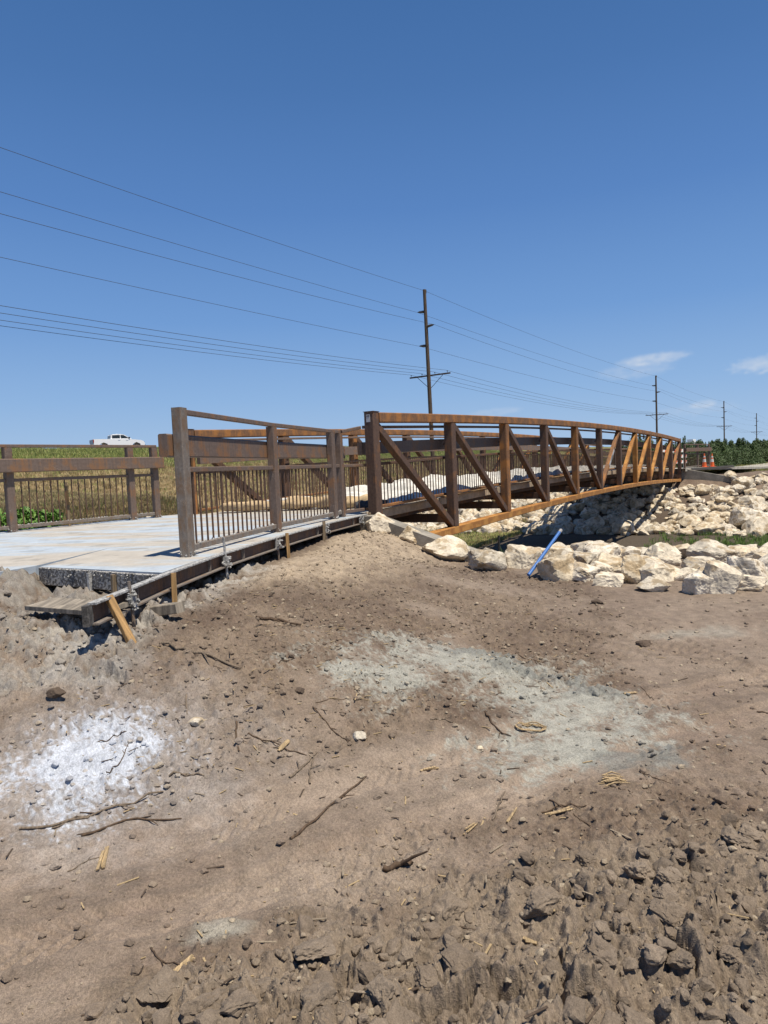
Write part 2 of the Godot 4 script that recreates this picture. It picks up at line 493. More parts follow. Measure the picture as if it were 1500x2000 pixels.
func detail(x: float, z: float) -> float:
	var h := n_big.get_noise_2d(x, z) * 0.045 + n_mid.get_noise_2d(x, z) * 0.020
	var r := rough_mask(x, z)
	var m := mud_mask(x, z)
	var sm := smooth_mask(x, z) * (1.0 - m)
	var f := n_fine.get_noise_2d(x, z)
	var g := n_grit.get_noise_2d(x, z)
	var rag := n_rag2.get_noise_2d(x, z)
	var calm := 1.0 - 0.8 * sm
	h += (f * 0.015 + rag * 0.010) * calm + g * (0.0016 + 0.0032 * calm) + n_dust.get_noise_2d(x, z) * (0.0010 + 0.0016 * calm)
	# crumbs
	h += maxf(0.0, rag - 0.12) * 0.038 * calm
	var sg := sml_gap.get_noise_2d(x, z * 1.12) + 1.0
	if r > 0.0 or m > 0.0:
		# churned lumps: tilted blocks with open cracks, at two sizes, broken by finer noise
		var zz := z * 1.12
		var bv := big_val.get_noise_2d(x, zz); var bg := big_gap.get_noise_2d(x, zz) + 1.0
		var sv := sml_val.get_noise_2d(x, zz)
		var tv := tiny_val.get_noise_2d(x, zz); var tg := tiny_gap.get_noise_2d(x, zz) + 1.0
		var fl := n_mid.get_noise_2d(x * 3.1 + 3.0, z * 3.1)
		var pick := ss(-0.25, 0.25, n_mid.get_noise_2d(x * 0.9 + 70.0, z * 0.9))
		var lump := (bv * 0.046 + ss(0.0, 0.13, bg) * 0.058 + sin(bv * 40.0 + x * (6.0 + bv * 9.0) + z * bv * 16.0) * 0.013) * pick
		lump += (sv * 0.010 + ss(0.0, 0.22, sg) * 0.013) * (0.75 + fl)
		lump += tv * 0.003 + ss(0.0, 0.3, tg) * 0.005
		lump += f * 0.010 + g * 0.004 + rag * 0.006
		var grow := lerpf(0.45, 1.0, ss(0.05, 0.8, rough_edge(x, z)))
		h += r * grow * (lump - 0.025 + n_mid.get_noise_2d(x * 1.3, z * 1.3 + 7.0) * 0.035)
		h += m * (lump * 0.85 - 0.025 + f * 0.012)
	# drying cracks in the pale crust
	var ck := ss(0.0, 0.5, blob(x, z, -0.1, -2.55, 0.75, 0.32, -0.3) + rag * 0.3)
	if ck > 0.0: h -= ck * (1.0 - ss(0.0, 0.10, sg)) * 0.008
	# crusty relief in the slurry
	var cr := blob(x, z, 1.08, -4.52, 0.75, 0.17, 0.75) + f * 0.5
	if cr > 0.0: h += minf(cr, 0.6) * (0.030 + n_fine.get_noise_2d(x * 1.7, z * 1.7) * 0.05 + sml_val.get_noise_2d(x * 1.6, z * 1.6) * 0.012)
	# ruts and treads along the smooth strip
	var st := along_strip(x, z)
	if absf(st.y) < 0.6:
		var wob := n_big.get_noise_2d(st.x * 1.4, 5.0) * 0.08
		for lane in [-0.26, 0.20]:
			var v: float = st.y - lane - wob
			if absf(v) < 0.12:
				var e := ss(0.12, 0.085, absf(v)) * (1.0 - r)
				var worn := ss(-0.15, 0.25, n_mid.get_noise_2d(x * 0.9, z * 0.9 + 60.0))
				h += e * (-0.016 + worn * signf(sin((st.x + absf(v) * 0.8) * TAU / 0.062)) * 0.0042)
		h += sin((st.y + f * 0.012) * 70.0) * 0.0018 * (1.0 - r)
	for k in tracks:
		var a := Vector2(k[0], k[1]); var e := Vector2(k[2], k[3]) - a
		var L := e.length(); e /= L
		var p := Vector2(x, z) - a
		var u := p.dot(e); var v := p.cross(e)
		if u > 0 and u < L and absf(v) < k[4]:
			var fade: float = ss(0, 0.3, u) * ss(0, 0.3, L - u) * ss(k[4], k[4] * 0.85, absf(v))
			var tread := signf(sin((u * 1.0 + absf(v) * 0.5) * TAU / 0.085)) * 0.0050 * (1.0 - r)
			h += fade * (-0.014 + tread - f * 0.005)
	return h

func ground_y(x: float, z: float) -> float:
	var far := sqrt(x * x + z * z)
	var y := shape(x, z)
	if far < 15.0: return y + detail(x, z) * (1.0 - ss(9.0, 15.0, far)) + n_big.get_noise_2d(x, z) * 0.05 * ss(9.0, 15.0, far)
	return y + (n_big.get_noise_2d(x * 0.6, z * 0.6) * 0.14 if far < 400.0 else 0.0)

func blob(x: float, z: float, cx: float, cz: float, rx: float, rz: float, turn := 0.0) -> float:
	var dx := x - cx; var dz := z - cz
	var a := dx * cos(turn) + dz * sin(turn); var b := -dx * sin(turn) + dz * cos(turn)
	return 1.0 - sqrt(a * a / (rx * rx) + b * b / (rz * rz))

func ground_color(x: float, z: float) -> Color:
	var far := sqrt(x * x + z * z)
	var px := x - V1.x; var pz := z - V1.z
	var s := px * D.x + pz * D.z
	var t := px * N.x + pz * N.z
	var q := (x - ROAD.x) * ROAD_N.x + (z - ROAD.z) * ROAD_N.z
	var k := n_big.get_noise_2d(x * 1.3, z * 1.3) + 0.5 * n_rag.get_noise_2d(x * 0.7, z * 0.7)
	var c := Color(0.172, 0.128, 0.095).lerp(Color(0.268, 0.213, 0.164), clampf(0.5 + k * 1.25, 0, 1))
	if far < 16.0:
		var rag := n_rag.get_noise_2d(x, z) * 0.75 + n_rag2.get_noise_2d(x, z) * 0.45
		var fin := n_rag2.get_noise_2d(x * 2.0, z * 2.0)
		var r := rough_mask(x, z)
		var sm := smooth_mask(x, z) * (1.0 - r)
		# crumbly brown soil, dusty rolled soil, turned clods
		var crumb := Color(0.150, 0.112, 0.083).lerp(Color(0.250, 0.200, 0.152), clampf(0.42 + k * 1.0 + fin * 0.75, 0, 1))
		var dust := Color(0.248, 0.198, 0.155).lerp(Color(0.315, 0.262, 0.210), clampf(0.45 + k * 1.2, 0, 1))
		c = crumb.lerp(dust, sm)
		var lane := along_strip(x, z)
		if absf(lane.y) < 0.55:
			var wob := n_big.get_noise_2d(lane.x * 1.4, 5.0) * 0.08
			var on := maxf(ss(0.15, 0.09, absf(lane.y + 0.26 - wob)), ss(0.15, 0.09, absf(lane.y - 0.20 - wob)))
			c *= 1.0 + 0.10 * on - 0.14 * (1.0 - on) * ss(0.55, 0.4, absf(lane.y)) * clampf(0.6 + fin, 0, 1)
		c = c.lerp(Color(0.195, 0.158, 0.120).lerp(Color(0.285, 0.238, 0.185), clampf(0.5 + rag * 0.9, 0, 1)), r)
		# crushed beige fines beside the slab
		var d := (x + 1.79) * 0.9768 + (z + 4.08) * 0.2143
		var beige := ss(0.0, 0.35, d + 0.25) * ss(2.0, 0.5, d + (z + 10.0) * 0.10) * ss(-5.4, -7.0, z)
		c = c.lerp(Color(0.47, 0.395, 0.295), clampf(beige * (1.0 + rag * 1.3), 0, 0.95))
		# grey cement slop round the open end of the slab
		var m := mud_mask(x, z)
		c = c.lerp(Color(0.31, 0.30, 0.275), clampf(m * (0.65 + rag * 1.6 + fin * 0.4), 0, 0.9))
		var strip := ss(0.45, 0.05, absf(d + 0.18)) * ss(-3.7, -4.3, z) * ss(-7.6, -6.4, z)
		c = c.lerp(Color(0.46, 0.455, 0.43), clampf(strip * (0.55 + rag * 1.6), 0, 0.85))
		# pale green-grey slurry, dragged about by tyres
		var sx := x + n_mid.get_noise_2d(x * 1.5, z * 1.5) * 0.25; var sz := z + n_mid.get_noise_2d(x * 1.5 + 8.0, z * 1.5) * 0.14
		var g := maxf(maxf(blob(sx, sz, 0.52, -4.72, 0.75, 0.40), blob(sx, sz, 1.0, -4.15, 0.72, 0.42, 0.75)), maxf(blob(sx, sz, 0.92, -3.55, 0.56, 0.28, -0.4), blob(sx, sz, -0.10, -4.2, 0.42, 0.34)))
		var drag := n_rag.get_noise_2d(x * 2.2 + z * 1.6, (z - x * 0.7) * 0.5) * 0.7
		g = ss(-0.25, 0.80, g + rag * 0.8 + drag * 0.7 + fin * 0.6)
		var g2 := maxf(blob(sx, sz, 1.05, -4.52, 0.75, 0.14, 0.75), maxf(blob(sx, sz, 1.2, -3.35, 0.28, 0.14, 0.3), blob(sx, sz, 0.75, -4.95, 0.45, 0.10))) + rag * 0.6
		c = c.lerp(Color(0.405, 0.425, 0.39), clampf(g * 1.1, 0, 0.9))
		c = c.lerp(Color(0.205, 0.222, 0.215), ss(-0.15, 0.6, g2) * 0.7)
		c = c.lerp(Color(0.38, 0.385, 0.34), ss(0.0, 0.7, blob(x, z, -0.58, -2.17, 0.17, 0.09, -0.2) + rag * 0.5) * 0.7)
		c = c.lerp(Color(0.38, 0.375, 0.33), ss(0.0, 0.8, blob(x, z, 2.55, -5.6, 0.6, 0.2) + rag * 0.7) * 0.6)
		c = c.lerp(Color(0.37, 0.315, 0.255), ss(-0.2, 0.7, blob(x, z, -0.15, -2.5, 0.65, 0.26, -0.3) + rag * 0.5) * 0.6)
		# a patch of spilt white powder that thins out over the crumbs
		var w := blob(x, z, -1.47, -3.22, 0.46, 0.44)
		w = ss(0.0, 0.62, w + n_rag.get_noise_2d(x * 1.2, z * 1.2) * 0.42 + fin * 0.45 + n_grit.get_noise_2d(x, z) * 0.35)
		c = c.lerp(Color(0.60, 0.68, 0.80), w * 0.95)
		var halo := ss(-0.75, 0.6, blob(x, z, -1.42, -3.25, 0.62, 0.55) + rag * 0.6)
		c = c.lerp(Color(0.50, 0.50, 0.50), halo * 0.42 * (1.0 - w))
	# ditch floor, field, bank, road
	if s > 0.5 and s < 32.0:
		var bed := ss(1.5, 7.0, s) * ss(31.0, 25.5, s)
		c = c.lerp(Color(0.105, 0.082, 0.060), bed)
	var field := ss(-5.3, -6.6, t + n_mid.get_noise_2d(x, z) * 0.6) * (1.0 if s < 2.0 or s > 31.0 else ss(-7.0, -12.0, t))
	if s > 31.0: field = maxf(field, ss(13.0, 20.0, s - 31.0 - t * 0.2))
	if far > 120.0: field = 1.0
	if field > 0.0:
		var v := n_mid.get_noise_2d(x * 0.35, z * 0.35) + 0.5 * n_big.get_noise_2d(x * 0.3 + 9.0, z * 0.3)
		var dry := Color(0.30, 0.215, 0.115).lerp(Color(0.38, 0.30, 0.155), clampf(0.5 + v, 0, 1))
		var green := Color(0.21, 0.215, 0.065).lerp(Color(0.30, 0.295, 0.105), clampf(0.5 + v, 0, 1))
		var gcol := dry.lerp(green, ss(33.0, 22.0, q + v * 5.0))
		gcol = gcol.lerp(Color(0.16, 0.15, 0.065), ss(50.0, 58.0, q + v * 4.0) * 0.55)
		c = c.lerp(gcol, field)
	if absf(q) < 4.6: c = c.lerp(Color(0.30, 0.28, 0.24), ss(4.6, 4.0, absf(q)))
	return c * Color(1.04, 1.005, 0.995)

func build_ground():
	var angles := []
	var a := -180.0
	while a < 180.0 - 1e-3:
		angles.append(deg_to_rad(a))
		var inside := absf(a) < 40.0
		a += 0.16 if inside else (1.0 if absf(a) < 80.0 else 4.0)
	var radii := [0.35, 0.7, 1.0, 1.15]
	while radii[-1] < 4000.0:
		var r: float = radii[-1]
		radii.append(r * (1.0042 if r < 5.5 else (1.0075 if r < 13.0 else (1.02 if r < 120.0 else 1.10))))
	var na := angles.size(); var nr := radii.size()
	var vs := PackedVector3Array(); vs.resize(na * nr + 1)
	var cs := PackedColorArray(); cs.resize(na * nr + 1)
	for i in nr:
		var r: float = radii[i]
		for j in na:
			var x: float = sin(angles[j]) * r; var z: float = -cos(angles[j]) * r
			vs[i * na + j] = Vector3(x, ground_y(x, z), z)
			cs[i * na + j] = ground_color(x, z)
	vs[na * nr] = Vector3(0, ground_y(0, 0), 0); cs[na * nr] = ground_color(0, 0)
	var ns := PackedVector3Array(); ns.resize(na * nr + 1)
	for i in nr:
		var ia := maxi(i - 1, 0) * na; var ib := mini(i + 1, nr - 1) * na
		for j in na:
			var du := vs[i * na + (j + 1) % na] - vs[i * na + (j + na - 1) % na]
			var dr := vs[ib + j] - vs[ia + j]
			var n := du.cross(dr)
			ns[i * na + j] = (n if n.y > 0 else -n).normalized()
	ns[na * nr] = Vector3.UP
	var id := PackedInt32Array()
	id.resize((nr - 1) * na * 6 + na * 3)
	var w := 0
	for i in nr - 1:
		for j in na:
			var p := i * na + j; var q := i * na + (j + 1) % na
			id[w] = p; id[w + 1] = p + na; id[w + 2] = q; id[w + 3] = q; id[w + 4] = p + na; id[w + 5] = q + na
			w += 6
	for j in na:
		id[w] = na * nr; id[w + 1] = j; id[w + 2] = (j + 1) % na; w += 3
	var arr := []; arr.resize(Mesh.ARRAY_MAX)
	arr[Mesh.ARRAY_VERTEX] = vs; arr[Mesh.ARRAY_NORMAL] = ns; arr[Mesh.ARRAY_COLOR] = cs; arr[Mesh.ARRAY_INDEX] = id
	var m := ArrayMesh.new(); m.add_surface_from_arrays(Mesh.PRIMITIVE_TRIANGLES, arr)
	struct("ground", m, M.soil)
	# the road on top of the bank
	var st := begin()
	for k in range(-60, 200):
		var p0 := ROAD + ROAD_DIR * k * 4.0; var p1 := ROAD + ROAD_DIR * (k + 1) * 4.0
		var up := Vector3(0, 4.92, 0)
		quad(st, p0 - ROAD_N * 3.6 + up, p1 - ROAD_N * 3.6 + up, p1 + ROAD_N * 3.6 + up, p0 + ROAD_N * 3.6 + up, Vector3.UP)
	struct("road", st.commit(), M.asphalt)

# ------------------------------------------------------------------ concrete
func slab_texture() -> ImageTexture:
	var size := 512
	var n1 := noise(61, 0.012, 4); var n2 := noise(62, 0.05, 4); var n3 := noise(63, 0.35, 2)
	return tex(size, func(x, y, i):
		# long streaks of bluish curing compound over beige concrete
		var u: float = x * 0.35 + y * 0.12; var v: float = y * 1.6 - x * 0.5
		var k := smoothstep(-0.22, 0.28, n1.get_noise_2d(u, v) + 0.35 * n2.get_noise_2d(u, v * 1.5))
		var g: float = 1.0 + 0.06 * n2.get_noise_2d(x, y) + 0.05 * n3.get_noise_2d(x, y) + 0.035 * n3.get_noise_2d(x * 0.12, y * 3.0) - 0.10 * smoothstep(0.25, 0.5, n1.get_noise_2d(x * 3.0 + 90.0, y * 3.0))
		return (Color(0.800, 0.775, 0.735).lerp(Color(0.775, 0.825, 0.875), k) * g))

func build_slab():
	var t := slab_texture()
	var m := StandardMaterial3D.new()
	m.albedo_texture = t; m.albedo_color = lin(0.66, 0.66, 0.66); m.roughness = 0.88
	m.uv1_triplanar = true; m.uv1_world_triplanar = true; m.uv1_scale = Vector3.ONE * 0.11
	m.normal_enabled = true; m.normal_texture = (M.concrete as StandardMaterial3D).normal_texture; m.normal_scale = 0.2
	M["slab"] = m
	var slab := thing("approach_slab", "pale new concrete approach slab in front of the rusty bridge", "concrete slab")
	slab.remove_meta("label"); slab.remove_meta("category"); slab.set_meta("kind", "structure")
	var R := []
	for p in form_line: R.append(p + Vector2(-0.035, 0.0))
	var c: Vector2 = R[1] + Vector2(0.0, -0.12)       # where the header board meets the form
	var back_r := Vector2(-0.34, -11.17); var back_l := Vector2(V1.x - N.x * 4.6, V1.z - N.z * 4.6)
	var j0 := Vector2(-3.15, -6.12); var j1 := Vector2(-3.02, -7.4); var j2 := Vector2(-2.5, -8.4); var j3 := Vector2(-1.55, -10.6); var j4 := Vector2(-1.02, -11.84)
	var g := 0.006
	var off := Vector2(g, 0)
	var panels := [
		[c, R[2], R[3], R[4], R[5], back_r, j4 + off, j3 + off, j2 + off, j1 + off, j0 + Vector2(0.08, 0.08)],
		[j2 - off, j3 - off, j4 - off, back_l, Vector2(-4.62, -13.1), Vector2(-6.7, -9.9), Vector2(-4.03, -9.70), Vector2(-2.62, -9.15) - Vector2(0.25, -0.45)],
		[j0, j1 - off, j2 - off - Vector2(0.0, -0.02), Vector2(-2.87, -8.70) + Vector2(0, 0.015), Vector2(-4.03, -9.69), Vector2(-6.7, -9.885), Vector2(-7.6, -8.5), Vector2(-7.6, -5.2), Vector2(-3.42, -5.55)]]
	for p in panels:
		put("slab_panel", solid(p, Vector3.RIGHT, Vector3.BACK, Vector3.UP, DECK - 0.125, DECK), m, slab)
	# the boards that held the open end of the pour
	var h := thing("header_board", "dark cement-splashed form board at the open end of the slab", "form board")
	var a := Vector3(j0.x + 0.10, DECK - 0.075, j0.y + 0.115); var b := Vector3(c.x - 0.02, DECK - 0.085, c.y + 0.045)
	var e := (b - a)
	for k in 3:
		var f0: float = [0.0, 0.46, 0.69][k] + 0.004; var f1: float = [0.46, 0.69, 1.0][k] - 0.004
		put("board", bar(a + e * f0, a + e * f1, 0.04, 0.15, Vector3.UP, 0.004), M.header, h)
	for f in [0.455, 0.655]:
		put("cleat", bar(a + e * f + Vector3(0.012, -0.13, 0.042), a + e * f + Vector3(0.012, 0.06, 0.042), 0.04, 0.03, e.normalized(), 0.003), M.cement if f < 0.5 else M.wood_old, h)
	# lumps of spilt cement along the board and post feet
	var rs := RandomNumberGenerator.new(); rs.seed = 5
	var st := begin()
	for k in 120:
		var p := a + e * rs.randf() + Vector3(0, 0.078 - pow(rs.randf(), 5.0) * 0.10, rs.randf_range(0.018, 0.035))
		lump(st, p, 0.003 + pow(rs.randf(), 2.0) * 0.009, rs)
	put("cement_splash", st.commit(), M.cement, h).set_meta("kind", "stuff")

func lump(st: SurfaceTool, p: Vector3, r: float, rs: RandomNumberGenerator):
	var v := []
	for d in [Vector3.UP, Vector3.RIGHT, Vector3.BACK, Vector3.LEFT, Vector3.FORWARD, Vector3.DOWN]:
		v.append(p + d * r * rs.randf_range(0.6, 1.3) + Vector3(rs.randf() - 0.5, 0, rs.randf() - 0.5) * r * 0.5)
	for f in [[0, 1, 2], [0, 2, 3], [0, 3, 4], [0, 4, 1], [5, 1, 2], [5, 2, 3], [5, 3, 4], [5, 4, 1]]:
		var n: Vector3 = (v[f[0]] + v[f[1]] + v[f[2]]) / 3.0 - p
		tri(st, v[f[0]], v[f[1]], v[f[2]], n.normalized())

func build_abutments():
	for far in [false, true]:
		var s0 := SPAN + 0.14 if far else -0.42
		var s1 := SPAN + 0.45 if far else -0.12
		var a := thing("abutment", "grey concrete abutment with sloping wing wall at the far end of the bridge" if far else "concrete abutment and sloping wing wall by the first truss post", "abutment", Vector3.ZERO, 0.0, "bridge abutments")
		var o := V1 + D * s0
		var L := s1 - s0
		put("back_wall", solid([Vector2(-4.55, -2.0), Vector2(0.2, -2.0), Vector2(0.2, DECK - 0.012), Vector2(-4.55, DECK - 0.012)], N, Vector3.UP, D, 0, L, o), M.concrete, a)
		for side in [1, -1]:
			var x0 := 0.203 if side > 0 else -4.553
			var w := 2.35
			var end := 0.22 if far else 0.02
			put("wing_wall", solid([Vector2(x0, -1.6), Vector2(x0 + side * w, -1.6), Vector2(x0 + side * w, end), Vector2(x0, DECK - 0.02)], N, Vector3.UP, D, 0.002, L - 0.002, o), M.concrete, a)
			if far:
				put("end_pilaster", solid([Vector2(x0 + side * (w + 0.002), -1.6), Vector2(x0 + side * (w + 0.22), -1.6), Vector2(x0 + side * (w + 0.22), 0.20), Vector2(x0 + side * (w + 0.002), 0.20)], N, Vector3.UP, D, -0.01, L + 0.02, o), M.concrete, a)
		var sy := -0.28
		put("bearing_seat", solid([Vector2(-4.9, -2.4), Vector2(2.2, -2.4), Vector2(2.2, sy), Vector2(-4.9, sy)], N, Vector3.UP, D, (-0.5 if far else L + 0.002), (-0.002 if far else L + 0.5), o), M.concrete, a)

# ------------------------------------------------------------------ the bridge
func build_bridge():
	var b := thing("truss_bridge", "long rusty steel truss footbridge arching over the rocky ditch", "bridge", V1)
	var T := Transform3D(Basis(), -V1)      # parts are given in world places
	var add := func(called: String, st: SurfaceTool, m: Material, parent: Node3D) -> MeshInstance3D:
		var o := put(called, st.commit(), m, parent)
		if parent == b: o.position = -V1
		return o
	var yc := 2.255                          # underside of the top chord at the ends
	for far in [false, true]:
		var t0 := -4.30 if far else 0.0
		# chords, one bent bar each
		var st := begin(); var sb := begin()
		for k in 22:
			var s := SPAN * k / 22; var r := SPAN * (k + 1) / 22
			if k == 0: s = 0.10
			if k == 21: r = SPAN - 0.10
			beam(st, bp(s, t0, yc + camber(s) + 0.083), bp(r, t0, yc + camber(r) + 0.083), 0.19, 0.165, Vector3.UP, 0.014)
			beam(sb, bp(s, t0, yc - 2.06 + camber(s) - 0.078), bp(r, t0, yc - 2.06 + camber(r) - 0.078), 0.19, 0.155, Vector3.UP, 0.014)
		add.call("top_chord", st, M.orange, b)
		add.call("bottom_chord", sb, M.bright if not far else M.orange, b)
		for k in 12:
			var s := PANEL * k
			var v := begin()
			var ends := k == 0 or k == 11
			var top := yc + camber(s) + (0.175 if ends else -0.004)
			var low := yc - 2.06 + camber(s) + (-0.155 if ends else 0.004)
			beam(v, bp(s, t0, low), bp(s, t0, top), 0.185, 0.185, D, 0.016)
			add.call("vertical_post", v, M.bright if k == 7 and not far else (M.orange if k in [2, 4, 8] else M.brown), b)
			if k < 11:
				var dg := begin()
				var up_first := k < 5
				var sa := s + 0.10; var se := s + PANEL - 0.10
				var ya := yc + camber(s) - 0.05 if up_first else yc - 2.06 + camber(s) + 0.05
				var ye := yc - 2.06 + camber(s + PANEL) + 0.05 if up_first else yc + camber(s + PANEL) - 0.05
				beam(dg, bp(sa, t0, ya), bp(se, t0, ye), 0.135, 0.13, Vector3.UP, 0.012)
				add.call("diagonal", dg, M.brown if up_first else (M.orange if k in [5, 10] else M.bright), b)
		# welded cap on each end post
		for s in [0.0, SPAN]:
			var c := begin(); beam(c, bp(s, t0, yc + camber(s) + 0.176), bp(s, t0, yc + camber(s) + 0.184), 0.20, 0.20, D, 0.004)
			add.call("post_cap", c, M.brown, b)
	# floor: edge beams, stringers, floor beams, deck
	for t in [-0.30, -4.0]:
		var st := begin()
		for k in 22:
			var s := SPAN * k / 22; var r := SPAN * (k + 1) / 22
			beam(st, bp(s, t, DECK + camber(s) - 0.075), bp(r, t, DECK + camber(r) - 0.075), 0.03, 0.15, Vector3.UP, 0.004)
		add.call("edge_beam", st, M.concrete_brown, b)
	for t in [-0.9, -1.8, -2.6, -3.4]:
		var st := begin()
		for k in 11:
			var s := SPAN * k / 11; var r := SPAN * (k + 1) / 11
			beam(st, bp(s, t, DECK + camber(s) - 0.24), bp(r, t, DECK + camber(r) - 0.24), 0.09, 0.16, Vector3.UP, 0.004)
		add.call("stringer", st, M.brown, b)
	for k in 12:
		var s := PANEL * k + (0.12 if k == 0 else (-0.12 if k == 11 else 0.0))
		var st := begin()
		beam(st, bp(s, -0.098, DECK + camber(s) - 0.41), bp(s, -4.202, DECK + camber(s) - 0.41), 0.14, 0.17, Vector3.UP, 0.004)
		add.call("floor_beam", st, M.brown, b)
	var dk := begin()
	for k in 22:
		var s := SPAN * k / 22; var r := SPAN * (k + 1) / 22
		var y0 := DECK + camber(s); var y1 := DECK + camber(r)
		quad(dk, bp(s, -0.318, y0 - 0.006), bp(r, -0.318, y1 - 0.006), bp(r, -3.982, y1 - 0.006), bp(s, -3.982, y0 - 0.006), Vector3.UP)
		quad(dk, bp(s, -0.318, y0 - 0.145), bp(r, -0.318, y1 - 0.145), bp(r, -3.982, y1 - 0.145), bp(s, -3.982, y0 - 0.145), Vector3.DOWN)
	for s in [0.0, SPAN]:
		quad(dk, bp(s, -0.318, DECK - 0.006), bp(s, -3.982, DECK - 0.006), bp(s, -3.982, DECK - 0.145), bp(s, -0.318, DECK - 0.145), D * (-1.0 if s == 0.0 else 1.0))
	add.call("deck", dk, M.concrete_new, b)
	# inside railings
	for far in [false, true]:
		var t0 := -4.13 if far else -0.17
		var inner := -1.0 if not far else 1.0
		var rail := Node3D.new(); rail.name = "inner_railing" if not far else "inner_railing_001"
		b.add_child(rail, true)
		rail.position = -V1
		for spec in [["handrail", 1.43, 0.05, 0.05, 0.0, "plain"], ["middle_rail", 0.805, 0.05, 0.05, 0.0, "brown"], ["bottom_rail", 0.075, 0.05, 0.05, 0.0, "orange"], ["rub_rail", 1.08, 0.09, 0.21, 0.09, "plain"]]:
			var st := begin()
			for k in 11:
				var s := SPAN * k / 11; var r := SPAN * (k + 1) / 11
				var t: float = t0 + inner * spec[4]
				beam(st, bp(s, t, DECK + camber(s) + spec[1]), bp(r, t, DECK + camber(r) + spec[1]), spec[2], spec[3], Vector3.UP, 0.006)
			put(spec[0], st.commit(), M[spec[5]], rail)
		var pm := bar(Vector3(0, 0.10, 0), Vector3(0, 0.78, 0), 0.016, 0.016, D, 0.002)
		var rest := begin()
		var count := 275
		for k in count:
			var s := 0.12 + k * 0.1145
			var y := DECK + camber(s)
			if k < 150: put("picket", pm, M.brown, rail, bp(s, t0, y))
			else: beam(rest, bp(s, t0, y + 0.1), bp(s, t0, y + 0.78), 0.016, 0.016, D, 0.002)
		put("far_pickets", rest.commit(), M.brown, rail).set_meta("kind", "stuff")
		# brackets that carry the rails on the verticals
		for k in range(1, 11):
			var s := PANEL * k
			var st := begin()
			for y in [1.08, 0.805, 0.075]:
				var g := signf(t0 + 2.15)
				beam(st, bp(s, t0 + g * 0.024, DECK + camber(s) + y), bp(s, t0 + g * 0.082, DECK + camber(s) + y), 0.06, 0.04, Vector3.UP, 0.003)
			put("bracket", st.commit(), M.brown, rail)
		if far:
			put("end_post", bar(bp(-0.06, t0, DECK + 0.0), bp(-0.06, t0, DECK + 1.46), 0.05, 0.05, D, 0.004), M.orange, rail)
	# inspection tag on the first post
	var tp := bp(-0.0945, -0.005, yc + 0.07)
	put("tag", bar(tp + Vector3(0, 0.062, 0), tp - Vector3(0, 0.062, 0), 0.075, 0.004, D, 0.001), M.tag, b, -V1)
	put("tag_print", bar(tp - D * 0.003 + Vector3(0, 0.047, 0), tp - D * 0.003 + Vector3(0, 0.028, 0), 0.055, 0.003, D, 0.001), M.tag_print, b, -V1)
	# stencilled marks on the sixth diagonal
	var s6 := PANEL * 5
	var pa := bp(s6 + 0.1, 0, yc - 2.06 + camber(s6) + 0.05); var pb := bp(s6 + PANEL - 0.1, 0, yc + camber(s6 + PANEL) - 0.05)
	var dd := (pb - pa).normalized(); var uu := N.cross(dd).normalized()
	if uu.y < 0: uu = -uu
	var tm := TextMesh.new(); tm.text = "115588 1"; tm.font_size = 64; tm.pixel_size = 0.0016; tm.depth = 0.004
	var sf := SystemFont.new(); sf.font_names = PackedStringArray(["Droid Sans"]); tm.font = sf
	var mk := MeshInstance3D.new(); mk.name = "stencil_mark"; mk.mesh = tm; mk.material_override = M.black
	mk.transform = Transform3D(Basis(dd, N.cross(dd).normalized() * -1.0 if N.cross(dd).dot(uu) < 0 else N.cross(dd).normalized(), N), pa.lerp(pb, 0.52) + N * 0.070 - V1)
	b.add_child(mk, true)
	var fld := bar(pa.lerp(pb, 0.38) + N * 0.0685 , pa.lerp(pb, 0.66) + N * 0.0685, 0.002, 0.11, uu, 0.0005)
	put("stencil_field", fld, M.tag, b, -V1)

